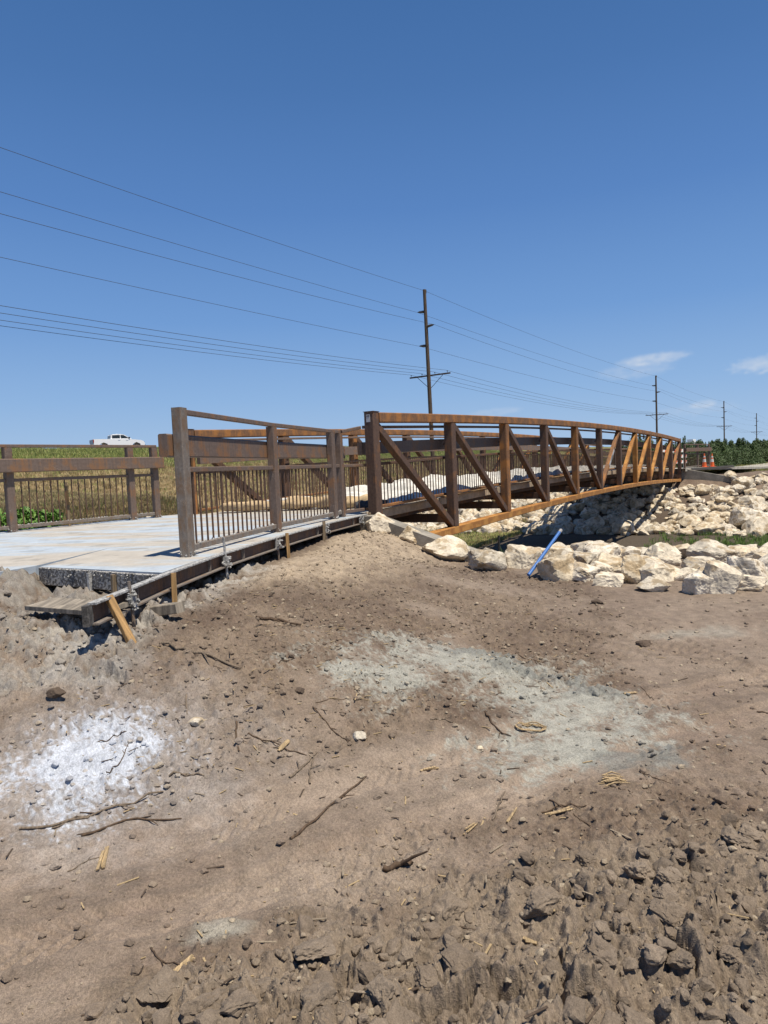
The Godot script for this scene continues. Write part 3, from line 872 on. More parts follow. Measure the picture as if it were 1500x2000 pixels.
# ------------------------------------------------------------------ railings beside the slabs
func railing(label: String, posts: Array, inner: float, overhang0: float, overhang1: float, end_first: bool, dirty: bool, ramp: float, picket_kind := "picket") -> Node3D:
	var base: Vector3 = posts[0]
	var o := thing("approach_railing", label, "railing", base)
	var P := []
	for p in posts: P.append(p - base)
	for k in P.size():
		var d: Vector3 = (P[mini(k + 1, P.size() - 1)] - P[maxi(k - 1, 0)]).normalized()
		var tall := 1.372 if (k == 0 and end_first) else 1.312
		put("post", bar(P[k] + Vector3(0, -0.02, 0), P[k] + Vector3(0, tall, 0), 0.125, 0.10, d.cross(Vector3.UP), 0.010), M.grey if (k == 0 and dirty) else M.plain, o)
		var foot := begin()
		var rs := RandomNumberGenerator.new(); rs.seed = k + int(base.z * 7.0)
		for j in 26:
			var a := rs.randf() * TAU
			lump(foot, P[k] + Vector3(cos(a) * rs.randf_range(0.055, 0.085), rs.randf_range(-0.01, 0.05), sin(a) * rs.randf_range(0.055, 0.085)), rs.randf_range(0.006, 0.018), rs)
		var cs := put("cement_foot", foot.commit(), M.cement, o)
		cs.set_meta("kind", "stuff")
	for k in range(P.size() - 1):
		var a: Vector3 = P[k]; var b: Vector3 = P[k + 1]
		var d := (b - a).normalized()
		var first_tall := k == 0 and end_first
		var ext0 := 0.052 if first_tall else (-0.062 if k == 0 else 0.0)
		var ext1 := 0.062 if k == P.size() - 2 else 0.0
		put("top_rail", bar(a + d * ext0 + Vector3(0, 1.337, 0), b + d * ext1 + Vector3(0, 1.337, 0), 0.05, 0.05, Vector3.UP, 0.006), M.plain, o)
		put("middle_rail", bar(a + d * 0.0635 + Vector3(0, 0.805, 0), b - d * 0.0635 + Vector3(0, 0.805, 0), 0.05, 0.05, Vector3.UP, 0.006), M.plain, o)
		put("bottom_rail", bar(a + d * 0.0635 + Vector3(0, 0.075, 0), b - d * 0.0635 + Vector3(0, 0.075, 0), 0.05, 0.055, Vector3.UP, 0.006), M.grey, o)
		var L := a.distance_to(b)
		if L > 0.5:
			var n := int(round((L - 0.125) / 0.118))
			var pm := bar(Vector3(0, 0.10, 0), Vector3(0, 0.782, 0), 0.016, 0.016, d.cross(Vector3.UP), 0.002)
			for j in range(1, n):
				put("picket", pm, M.brown, o, a + d * (0.0625 + (L - 0.125) * j / n))
		# cement that dripped on the bottom rail
		var drip := begin()
		var rs := RandomNumberGenerator.new(); rs.seed = 90 + k
		for j in int(L * (46.0 if dirty else 60.0)):
			lump(drip, a.lerp(b, rs.randf()) + Vector3(rs.randf_range(-0.02, 0.02), 0.104, rs.randf_range(-0.02, 0.02)), rs.randf_range(0.004, 0.016), rs)
		if picket_kind == "picket": put("cement_drips", drip.commit(), M.cement, o).set_meta("kind", "stuff")
	# the wide rub rail on the side that faces the path
	var st := begin()
	for k in range(P.size() - 1):
		var a: Vector3 = P[k]; var b: Vector3 = P[k + 1]
		var d := (b - a).normalized()
		var s := d.cross(Vector3.UP) * inner * 0.098
		if k == 0: a -= d * overhang0
		if k == P.size() - 2: b += d * overhang1
		beam(st, a + s + Vector3(0, 1.03, 0), b + s + Vector3(0, 1.03, 0), 0.09, 0.21, Vector3.UP, 0.012)
	put("rub_rail", st.commit(), M.plain, o)
	return o

func build_approach_railings():
	var y := DECK
	var near := [Vector3(-1.837, y, -6.331), Vector3(-1.355, y, -8.575), Vector3(-0.765, y, -10.47), Vector3(-0.665, y, -10.83)]
	var r := railing("rusty steel railing with tall grey end post on the near edge of the slab", near, -1.0, 0.15, 0.45, true, true, 0.0)
	# the short bay that reaches the first truss post
	var a: Vector3 = near[3] - near[0]; var b: Vector3 = bp(-0.1, -0.17, y) - near[0]
	var d := (b - a).normalized()
	put("top_rail", bar(a + Vector3(0, 1.345, 0) + d * 0.07, b + Vector3(0, 1.42, 0), 0.05, 0.05, Vector3.UP, 0.006), M.plain, r)
	for hgt in [0.805, 0.075]: put("middle_rail" if hgt > 0.5 else "bottom_rail", bar(a + d * 0.065 + Vector3(0, hgt, 0), b + Vector3(0, hgt, 0), 0.05, 0.05, Vector3.UP, 0.006), M.plain, r)
	var pm := bar(Vector3(0, 0.10, 0), Vector3(0, 0.782, 0), 0.016, 0.016, d.cross(Vector3.UP), 0.002)
	for j in range(1, 5): put("picket", pm, M.brown, r, a.lerp(b, j / 5.0))
	var ld := Vector3(0.554, 0, -0.832)
	var l1 := Vector3(-5.78, y, -10.63)
	var left := [l1 - ld * 4.38, l1 - ld * 2.19, l1, l1 + ld * 2.19, l1 + ld * 2.72]
	railing("brown steel railing with a wide rub rail along the grassy far edge of the slab", left, 1.0, 0.2, 0.12, false, false, 0.0)
	# a lath strapped upright behind the left railing
	var lath := l1 + ld * 1.02 + Vector3(-0.09, 0, -0.07)
	var w := thing("lath_stake", "upright wooden lath tied behind the pickets of the grassy-side railing", "stake", lath)
	put("lath", bar(Vector3(0, -0.5, 0), Vector3(-0.02, 0.74, 0), 0.045, 0.018, ld.cross(Vector3.UP), 0.003), M.wood_old, w)
	put("strap", bar(Vector3(-0.012, 0.36, 0), Vector3(-0.016, 0.60, 0), 0.049, 0.022, ld.cross(Vector3.UP), 0.003), M.wood_new, w)

# ------------------------------------------------------------------ the steel form along the slab
func build_form():
	var f := thing("steel_form", "rusty steel channel form along the near edge of the slab", "steel form", Vector3(form_line[0].x, 0, form_line[0].y))
	var o := Vector3(form_line[0].x, 0, form_line[0].y)
	var web := begin(); var top := begin(); var bot := begin()
	for k in form_line.size() - 1:
		var a := Vector3(form_line[k].x, 0, form_line[k].y) - o; var b := Vector3(form_line[k + 1].x, 0, form_line[k + 1].y) - o
		var s := (b - a).normalized().cross(Vector3.UP)
		beam(web, a + Vector3(0, DECK - 0.062, 0), b + Vector3(0, DECK - 0.062, 0), 0.012, 0.11, Vector3.UP, 0.002)
		beam(top, a + s * 0.022 + Vector3(0, DECK + 0.001, 0), b + s * 0.022 + Vector3(0, DECK + 0.001, 0), 0.06, 0.014, Vector3.UP, 0.003)
		beam(bot, a + s * 0.026 + Vector3(0, DECK - 0.124, 0), b + s * 0.026 + Vector3(0, DECK - 0.124, 0), 0.068, 0.012, Vector3.UP, 0.003)
	put("web", web.commit(), M.brown, f)
	put("top_flange", top.commit(), M.cement, f)
	put("bottom_flange", bot.commit(), M.grey, f)
	put("end_block", bar(Vector3(0.0, DECK - 0.128, 0.02), Vector3(0, DECK - 0.002, 0.02), 0.075, 0.04, Vector3.RIGHT, 0.004), M.wood_dark, f)
	var at := func(k: float) -> Vector3:
		var i := mini(int(k), form_line.size() - 2)
		var p: Vector2 = form_line[i].lerp(form_line[i + 1], k - i)
		return Vector3(p.x, DECK, p.y)
	for k in [0.55, 1.75, 2.45, 3.55, 4.55, 5.6]:
		var p: Vector3 = at.call(k) - o
		var st := begin()
		beam(st, p + Vector3(0.012, -0.118, 0), p + Vector3(0.012, -0.006, 0), 0.016, 0.045, Vector3.RIGHT, 0.002)
		put("stiffener", st.commit(), M.grey, f)
	# steel pins driven through the pockets
	var pins := [[0.42, 0.06, "steel form pin nearest the open end, its pocket caked with cement"], [2.02, 0.16, "tall steel form pin standing above the slab beside the tall railing post"], [3.25, 0.0, "short steel form pin under the second railing post"], [4.75, 0.02, "cement-caked form pin before the double railing posts"], [5.75, 0.0, "form pin closest to the first truss post"]]
	for k in pins:
		var p: Vector3 = at.call(k[0]) + Vector3(0.055, 0, 0.012)
		var w := thing("form_pin", k[2], "form pin", p, 0.0, "pins that hold the steel form")
		put("pin", tubes([Vector3(0.01, -0.42, 0), Vector3(0, -0.1, 0), Vector3(-0.012, k[1], 0)], [0.011, 0.012, 0.012], 10), M.cement if k[1] > 0.1 else M.grey, w)
		put("pocket", bar(Vector3(0, -0.105, 0), Vector3(0, -0.025, 0), 0.06, 0.05, Vector3.BACK, 0.008), M.cement, w)
		var rs := RandomNumberGenerator.new(); rs.seed = int(k[0] * 50)
		var st := begin()
		for j in 24: lump(st, Vector3(rs.randf_range(-0.02, 0.055), rs.randf_range(-0.13, -0.01), rs.randf_range(-0.055, 0.055)), rs.randf_range(0.008, 0.018), rs)
		put("cement_cake", st.commit(), M.cement, w).set_meta("kind", "stuff")
	# timber stakes
	var stakes := [[1.02, -0.30, 0.008, 0.0, "wooden stake beside the leaning brace, second from the open end of the form"], [3.45, -0.28, 0.035, 0.01, "wooden stake against the form below the second railing post"], [4.62, -0.26, 0.06, -0.01, "wooden stake against the form before the double railing posts"], [6.0, -0.2, 0.03, 0.0, "last wooden stake by the wing wall"]]
	for k in stakes:
		var p: Vector3 = at.call(minf(k[0], 5.98)) + Vector3(0.085, 0, 0.015)
		var w := thing("wooden_stake", k[4], "stake", p, 0.0, "stakes along the steel form")
		put("shaft", bar(Vector3(k[3], k[1], 0.01), Vector3(0, k[2], 0), 0.038, 0.038, Vector3.RIGHT.rotated(Vector3.UP, 0.2), 0.003), M.wood_new if k[0] < 4.0 else M.wood_old, w)
	var br := thing("leaning_brace", "fresh timber brace leaning from the end of the steel form to the mud", "timber brace", Vector3(-1.58, 0, -4.26))
	put("timber", bar(Vector3(0.02, 0.38, 0.05), Vector3(-0.175, DECK + 0.01, -0.01), 0.055, 0.03, Vector3(0.9, 0, 0.4), 0.003), M.wood_new, br)
	var pl := thing("loose_plank", "grey plank lying on the mud by the end of the steel form", "plank", Vector3(-2.12, shape(-2.12, -4.62) + 0.07, -4.62))
	put("plank", bar(Vector3(-0.30, 0.02, -0.12), Vector3(0.36, 0.035, 0.28), 0.24, 0.03, Vector3(0.0, 1, 0.08), 0.004), M.wood_grey, pl)
	var bl := thing("timber_block", "short timber block under the steel form near the leaning brace", "timber block", Vector3(-1.50, ground_y(-1.50, -4.62) + 0.035, -4.62))
	put("block", bar(Vector3(-0.10, 0.0, -0.03), Vector3(0.10, 0.03, 0.05), 0.09, 0.07, Vector3.UP, 0.006), M.wood_grey, bl)

# ------------------------------------------------------------------ the far landing
func build_far_side():
	# path
	var st := begin()
	var n := path_line.size()
	var L := []; var R := []
	for k in n:
		var d: Vector3 = (path_line[mini(k + 1, n - 1)] - path_line[maxi(k - 1, 0)]).normalized()
		if k == 0: d = D
		var s := Vector3(-d.z, 0, d.x)
		var w := 2.4
		L.append(path_line[k] - s * w); R.append(path_line[k] + s * w)
	var dn := Vector3(0, -0.16, 0)
	for k in n - 1:
		quad(st, L[k], R[k], R[k + 1], L[k + 1], Vector3.UP)
		quad(st, R[k], R[k + 1], R[k + 1] + dn, R[k] + dn, ((R[k + 1] - R[k]) as Vector3).cross(Vector3.UP).normalized())
		quad(st, L[k], L[k + 1], L[k + 1] + dn, L[k] + dn, -((L[k + 1] - L[k]) as Vector3).cross(Vector3.UP).normalized())
	struct("path", st.commit(), M.concrete_new)
	var b := SPAN + 0.35
	var right := [bp(b, 0.22, DECK), bp(b, 0.22, DECK) + Vector3(1.52, 0, -1.72), bp(b, 0.22, DECK) + Vector3(3.02, 0, -3.46)]
	railing("far steel railing with three posts beyond the end of the bridge", right, 1.0, 0.1, 0.1, false, false, 0.0, "none")
	var left := [bp(b, -4.5, DECK), bp(b, -4.5, DECK) + Vector3(1.52, 0, -1.72), bp(b, -4.5, DECK) + Vector3(3.02, 0, -3.46)]
	railing("far steel railing on the road side beyond the bridge, seen through the truss", left, -1.0, 0.1, 0.1, false, false, 0.0, "none")
	var f := thing("far_form", "dark form board along the edge of the far landing", "form board", right[0])
	put("board", bar(Vector3(0.35, -0.06, 0.10), Vector3(5.6, -0.10, -5.6), 0.05, 0.13, Vector3.UP, 0.005), M.wood_dark, f)
	# cones
	var cones := [[Vector3(19.05, DECK - 0.02, -40.55), "orange traffic cone standing in front of the last far railing post"], [Vector3(20.35, DECK - 0.05, -42.3), "orange traffic cone standing alone right of the far railing"]]
	for c in cones:
		var o := thing("traffic_cone", c[1], "traffic cone", c[0], 0.3, "traffic cones on the far landing")
		o.scale = Vector3.ONE * 0.9
		put("base", bar(Vector3(-0.19, 0.02, 0), Vector3(0.19, 0.02, 0), 0.38, 0.04, Vector3.UP, 0.02), M.orange_plastic, o)
		put("cone", tubes([Vector3(0, 0.04, 0), Vector3(0, 0.88, 0), Vector3(0, 0.91, 0)], [0.145, 0.035, 0.03], 18), M.orange_plastic, o)
		for band in [[0.34, 0.54], [0.64, 0.74]]:
			var r0: float = 0.145 - (band[0] - 0.04) * 0.131 + 0.003; var r1: float = 0.145 - (band[1] - 0.04) * 0.131 + 0.003
			put("reflective_band", tubes([Vector3(0, band[0], 0), Vector3(0, band[1], 0)], [r0, r1], 18), M.reflective, o)
	# a barricade across the path
	var bc := thing("barricade", "striped orange and white road barricade behind the far railing", "barricade", Vector3(19.3, 0.62, -45.6), 0.36)
	for x in [-0.95, 0.95]:
		put("upright", bar(Vector3(x, 0.03, 0), Vector3(x, 1.35, 0), 0.05, 0.05, Vector3.BACK, 0.004), M.reflective, bc)
		put("skid", bar(Vector3(x, 0.025, -0.6), Vector3(x, 0.025, 0.6), 0.05, 0.05, Vector3.UP, 0.004), M.reflective, bc)
	for y in [0.45, 0.82, 1.2]:
		var bd := put("board", bar(Vector3(-1.2, y, 0.045), Vector3(1.2, y, 0.045), 0.03, 0.2, Vector3.UP, 0.004), M.reflective, bc)
		for k in 6:
			var x := -1.12 + k * 0.4
			put("stripe", solid([Vector2(x, y - 0.095), Vector2(x + 0.2, y - 0.095), Vector2(x + 0.3, y + 0.095), Vector2(x + 0.1, y + 0.095)], Vector3.RIGHT, Vector3.UP, Vector3.BACK, 0.058, 0.063), M.orange_plastic, bd)

# ------------------------------------------------------------------ power line
func build_power_line():
	var base := Vector3(4.75, 0, -63.6); var step := Vector3(50.6, 0, -74.3)
	var across := Vector3(0.826, 0, 0.563)
	var top := 17.6
	var proto: Node3D
	var labels := ["", "tall wooden utility pole with crossarm standing behind the middle of the bridge", "wooden utility pole rising above the far end of the bridge", "third utility pole along the line, above the hedge on the right", "smallest and most distant utility pole at the right edge"]
	for k in range(1, 5):
		var p := base + step * (k - 1)
		p.y = shape(p.x, p.z) - 0.3
		var o := thing("utility_pole", labels[k], "utility pole", p, 0.0, "wooden utility poles along the road")
		var up := top - p.y
		var lean := Vector3(-0.011, 0, 0) * (up if k == 1 else 0.0)
		put("shaft", tubes([Vector3.ZERO, Vector3(0, up * 0.5, 0) + lean * 0.5, Vector3(0, up, 0) + lean], [0.205, 0.18, 0.145], 14), M.pole, o)
		var ya := 9.85 - p.y
		var c := Vector3(0, ya, 0.0) + lean * ya / up
		var fr := across.cross(Vector3.UP) * -0.2
		put("crossarm", bar(c - across * 2.15 + fr, c + across * 2.15 + fr, 0.10, 0.13, Vector3.UP, 0.01), M.pole, o)
		for s in [-1, 1]:
			put("brace", bar(c + across * 1.35 * s + fr * 1.3 + Vector3(0, -0.06, 0), c + Vector3(0, -1.15, 0) + across * 0.1 * s + fr * 0.9, 0.012, 0.05, Vector3.UP, 0.002), M.dark_metal, o)
		for x in [-2.0, -0.82, 0.55, 1.85]:
			put("pin_insulator", tubes([c + across * x + fr + Vector3(0, 0.05, 0), c + across * x + fr + Vector3(0, 0.16, 0), c + across * x + fr + Vector3(0, 0.17, 0), c + across * x + fr + Vector3(0, 0.26, 0)], [0.015, 0.015, 0.055, 0.03], 8), M.dark_metal, o)
		for j in 3:
			var y: float = [15.62, 14.27, 12.55][j] - p.y
			var s: float = [-1, 1, -1][j]
			var a := Vector3(0, y, 0) + lean * y / up + across * 0.15 * s
			put("post_insulator", tubes([a, a + across * 0.16 * s + Vector3(0, 0.02, 0), a + across * 0.5 * s + Vector3(0, 0.05, 0), a + across * 0.68 * s + Vector3(0, 0.06, 0)], [0.13, 0.12, 0.09, 0.03], 10), M.dark_metal, o)
		put("top_bracket", bar(Vector3(0.16, up - 0.35, 0) + lean, Vector3(0.17, up - 0.02, 0) + lean, 0.05, 0.06, Vector3.BACK, 0.004), M.dark_metal, o)
	# conductors, each one wire from pole to pole
	var wires := [["static wire along the very tops of the poles", 17.5, 0.0, 0.68], ["upper left conductor below the static wire", 15.68, -0.85, 0.52], ["single conductor on the right side of the poles", 14.33, 0.85, 0.85], ["lowest conductor on the left side of the poles", 12.61, -0.85, 0.5], ["outermost left wire on the crossarms", 10.11, -2.0, 0.95], ["inner left wire on the crossarms", 10.11, -0.82, 0.95], ["inner right wire on the crossarms", 10.11, 0.55, 0.95], ["outermost right wire on the crossarms", 10.11, 1.85, 0.95]]
	for w in wires:
		var st := begin()
		for k in range(0, 5):
			var a: Vector3 = base + step * (k - 1) + across * w[2]; var b: Vector3 = a + step
			a.y = w[1]; b.y = w[1]
			if k == 1: a.x -= 0.011 * w[1]
			if k == 0: b.x -= 0.011 * w[1]
			var pts := []; var rr := []
			for j in 25:
				var f := j / 24.0
				var p: Vector3 = a.lerp(b, f); p.y -= w[3] * 4.0 * f * (1.0 - f)
				pts.append(p); rr.append(0.0125)
			tube(st, pts, rr, 5)
		tag(put("power_wire", st.commit(), M.wire), w[0], "power line", "wires of the power line")

# ------------------------------------------------------------------ vehicles on the road
func wheel(parent: Node3D, x: float, z: float, r: float):
	var w := put("wheel", tubes([Vector3(0, 0, -0.13), Vector3(0, 0, -0.11), Vector3(0, 0, 0.11), Vector3(0, 0, 0.13)], [r - 0.04, r, r, r - 0.04], 20), M.rubber, parent, Vector3(x, r, z))
	put("rim", tubes([Vector3(0, 0, 0.10 * signf(z)), Vector3(0, 0, 0.137 * signf(z))], [r * 0.64, r * 0.58], 16), M.chrome, w)

func build_road_vehicles():
	var turn := atan2(0.788, 0.616)
	var at := Vector3(-31.3, 4.98, -82.0)
	var t := thing("pickup_truck", "white crew cab pickup truck driving along the road on the grassy bank", "pickup truck", at, 0.60)
	var X := Vector3.RIGHT; var Y := Vector3.UP; var Z := Vector3.BACK
	var lower := [Vector2(-2.88, 0.62), Vector2(-2.93, 1.28), Vector2(-2.86, 1.36), Vector2(-1.0, 1.36), Vector2(1.25, 1.33), Vector2(2.45, 1.20), Vector2(2.78, 1.06), Vector2(2.90, 0.80), Vector2(2.86, 0.52), Vector2(2.42, 0.50), Vector2(2.33, 0.80), Vector2(1.93, 0.97), Vector2(1.52, 0.80), Vector2(1.42, 0.46), Vector2(-1.28, 0.46), Vector2(-1.38, 0.80), Vector2(-1.80, 0.97), Vector2(-2.22, 0.80), Vector2(-2.32, 0.56)]
	put("body", solid(lower, X, Y, Z, -0.98, 0.98), M.white_paint, t)
	var cab := [Vector2(-0.98, 1.361), Vector2(-0.92, 1.80), Vector2(-0.80, 1.90), Vector2(0.40, 1.90), Vector2(0.62, 1.85), Vector2(1.42, 1.345)]
	put("cab", solid(cab, X, Y, Z, -0.86, 0.86), M.white_paint, t)
	put("roof", solid([Vector2(-0.84, 1.90), Vector2(-0.6, 1.935), Vector2(0.2, 1.935), Vector2(0.42, 1.90)], X, Y, Z, -0.78, 0.78), M.white_paint, t)
	put("rear_window", solid([Vector2(-0.72, 1.45), Vector2(0.72, 1.45), Vector2(0.66, 1.80), Vector2(-0.66, 1.80)], Z, Vector3(0.12, 0.99, 0).normalized(), X, -1.0, -0.99, Vector3(-0.162, 0.0, 0)), M.glass, t)
	put("windshield", solid([Vector2(-0.74, 0.0), Vector2(0.74, 0.0), Vector2(0.68, 0.74), Vector2(-0.68, 0.74)], Z, Vector3(-0.845, 0.535, 0), Vector3(0.535, 0.845, 0), 0.004, 0.012, Vector3(1.36, 1.385, 0)), M.glass, t)
	for z in [-1, 1]:
		put("side_window", solid([Vector2(-0.82, 1.42), Vector2(-0.80, 1.80), Vector2(0.08, 1.83), Vector2(0.08, 1.42)], X, Y, Z * z, 0.861, 0.866), M.glass, t)
		put("side_window", solid([Vector2(0.16, 1.42), Vector2(0.16, 1.83), Vector2(0.50, 1.81), Vector2(1.16, 1.42)], X, Y, Z * z, 0.861, 0.866), M.glass, t)
		put("mirror", bar(Vector3(1.12, 1.42, z * 0.95), Vector3(1.12, 1.58, z * 0.95), 0.20, 0.16, X, 0.03), M.black, t)
		put("mirror_arm", bar(Vector3(1.12, 1.45, z * 0.80), Vector3(1.12, 1.45, z * 0.92), 0.06, 0.05, Y, 0.01), M.black, t)
		put("tail_light", bar(Vector3(-2.90, 0.95, z * 0.90), Vector3(-2.90, 1.32, z * 0.90), 0.17, 0.12, X, 0.02), M.red, t)
		put("headlight", bar(Vector3(2.72, 1.0, z * 0.82), Vector3(2.84, 0.98, z * 0.82), 0.28, 0.16, Y, 0.02), M.chrome, t)
		for x in [-0.05, 0.85]:
			put("door_handle", bar(Vector3(x - 0.12, 1.22, z * 0.99), Vector3(x + 0.12, 1.22, z * 0.99), 0.02, 0.035, Y, 0.004), M.chrome, t)
		for x in [1.93, -1.80]: wheel(t, x, z * 0.86, 0.41)
	put("tailgate", solid([Vector2(-0.80, 0.80), Vector2(0.80, 0.80), Vector2(0.80, 1.33), Vector2(-0.80, 1.33)], Z, Y, X, -2.945, -2.932), M.tail_gate, t)
	put("rear_bumper", bar(Vector3(-2.95, 0.62, -0.95), Vector3(-2.95, 0.62, 0.95), 0.14, 0.2, Y, 0.03), M.chrome, t)
	put("front_bumper", bar(Vector3(2.90, 0.60, -0.93), Vector3(2.90, 0.60, 0.93), 0.12, 0.2, Y, 0.03), M.chrome, t)
	put("bed_liner", bar(Vector3(-2.78, 1.362, 0), Vector3(-1.06, 1.362, 0), 1.70, 0.006, Y, 0.001), M.black, t)
	# far traffic
	var p2 := ROAD + ROAD_DIR * 263.0 + Vector3(0, 4.93, 0)
	var v := thing("box_truck", "distant white box truck above the trees right of the bridge", "truck", p2, atan2(0.788, 0.616))
	put("cargo_box", bar(Vector3(-3.2, 1.95, 0), Vector3(1.6, 1.95, 0), 2.3, 2.3, Y, 0.05), M.white_paint, v)
	put("cab", solid([Vector2(1.62, 0.55), Vector2(1.62, 2.3), Vector2(2.6, 2.25), Vector2(3.05, 1.5), Vector2(3.6, 1.35), Vector2(3.7, 0.55)], X, Y, Z, -1.0, 1.0), M.white_paint, v)
	for z in [-1, 1]:
		put("side_window", solid([Vector2(1.8, 1.5), Vector2(1.8, 2.1), Vector2(2.5, 2.1), Vector2(2.85, 1.5)], X, Y, Z * z, 1.001, 1.008), M.glass, v)
		for x in [2.7, -1.9]: wheel(v, x, z * 0.9, 0.45)
	var p3 := ROAD + ROAD_DIR * 371.0 + Vector3(0, 4.93, 0)
	var s := thing("distant_car", "tiny dark car with pale roof on the far road above the hedge", "car", p3, atan2(0.788, 0.616))
	put("body", solid([Vector2(-2.3, 0.35), Vector2(-2.35, 1.0), Vector2(1.2, 1.05), Vector2(2.2, 0.9), Vector2(2.3, 0.35)], X, Y, Z, -0.9, 0.9), M.black, s)
	put("cabin", solid([Vector2(-2.2, 1.02), Vector2(-1.9, 1.62), Vector2(0.3, 1.65), Vector2(1.1, 1.05)], X, Y, Z, -0.78, 0.78), M.glass, s)
	put("roof", bar(Vector3(-1.8, 1.66, 0), Vector3(0.25, 1.68, 0), 1.4, 0.05, Y, 0.02), M.white_paint, s)
	for z in [-1, 1]:
		for x in [1.4, -1.4]: wheel(s, x, z * 0.8, 0.34)

# ------------------------------------------------------------------ rocks
var ico_v: Array = []
var ico_f: Array = []

func icosphere(level: int):
	var g := (1.0 + sqrt(5.0)) / 2.0
	var v := []
	for p in [Vector3(-1, g, 0), Vector3(1, g, 0), Vector3(-1, -g, 0), Vector3(1, -g, 0), Vector3(0, -1, g), Vector3(0, 1, g), Vector3(0, -1, -g), Vector3(0, 1, -g), Vector3(g, 0, -1), Vector3(g, 0, 1), Vector3(-g, 0, -1), Vector3(-g, 0, 1)]: v.append(p.normalized())
	var f := [[0, 11, 5], [0, 5, 1], [0, 1, 7], [0, 7, 10], [0, 10, 11], [1, 5, 9], [5, 11, 4], [11, 10, 2], [10, 7, 6], [7, 1, 8], [3, 9, 4], [3, 4, 2], [3, 2, 6], [3, 6, 8], [3, 8, 9], [4, 9, 5], [2, 4, 11], [6, 2, 10], [8, 6, 7], [9, 8, 1]]
	for l in level:
		var mid := {}
		var nf := []
		for t in f:
			var m := []
			for e in [[0, 1], [1, 2], [2, 0]]:
				var a: int = mini(t[e[0]], t[e[1]]); var b: int = maxi(t[e[0]], t[e[1]])
				var key := a * 100000 + b
				if not mid.has(key):
					mid[key] = v.size(); v.append(((v[a] + v[b]) / 2.0).normalized())
				m.append(mid[key])
			nf.append([t[0], m[0], m[2]]); nf.append([t[1], m[1], m[0]]); nf.append([t[2], m[2], m[1]]); nf.append(m)
		f = nf
	return [v, f]

func rock_mesh(s: int, level: int, rough := 0.05) -> ArrayMesh:
	var rs := RandomNumberGenerator.new(); rs.seed = s
	var ico = icosphere(level)
	var planes := []
	var axis := Basis.from_euler(Vector3(rs.randf() * 6, rs.randf() * 6, rs.randf() * 6))
	for k in 6:
		var n: Vector3 = [Vector3.UP, Vector3.DOWN, Vector3.LEFT, Vector3.RIGHT, Vector3.BACK, Vector3.FORWARD][k]
		n = (n + Vector3(rs.randfn(), rs.randfn(), rs.randfn()) * 0.22).normalized()
		planes.append([axis * n, rs.randf_range(0.50, 0.74)])
	for k in 9:
		planes.append([Vector3(rs.randfn(), rs.randfn(), rs.randfn()).normalized(), rs.randf_range(0.60, 0.86)])
	var nz := noise(s, 1.6, 4); var nz2 := noise(s + 7, 6.0, 3)
	var vs := []
	for d in ico[0]:
		var r := 1.05
		for p in planes:
			var c: float = d.dot(p[0])
			if c > 0.05: r = minf(r, p[1] / c)
		r += nz.get_noise_3dv(d * 1.0) * rough * 1.2 + nz2.get_noise_3dv(d) * rough * 0.7
		vs.append(d * r)
	# flat facets with slightly shared normals
	var lo := Vector3.ONE * 9; var hi := -lo
	for p in vs:
		lo = lo.min(p); hi = hi.max(p)
	var c := (lo + hi) / 2.0; var e := hi - lo
	for k in vs.size(): vs[k] = (vs[k] - c) / e
	var vn := []
	for k in vs.size(): vn.append(Vector3.ZERO)
	for t in ico[1]:
		var n: Vector3 = (vs[t[2]] - vs[t[0]]).cross(vs[t[1]] - vs[t[0]])
		if n.dot(vs[t[0]]) < 0: n = -n
		for j in 3: vn[t[j]] += n.normalized()
	var st := begin()
	for t in ico[1]:
		var a: Vector3 = vs[t[0]]; var b: Vector3 = vs[t[1]]; var d: Vector3 = vs[t[2]]
		var n := (d - a).cross(b - a).normalized()
		var order: Array = [t[0], t[1], t[2]]
		if n.dot(a + b + d) < 0:
			n = -n; order = [t[0], t[2], t[1]]
		for j in order:
			st.set_normal((n * 1.0 + vn[j].normalized() * 0.12).normalized()); st.add_vertex(vs[j])
	return st.commit()

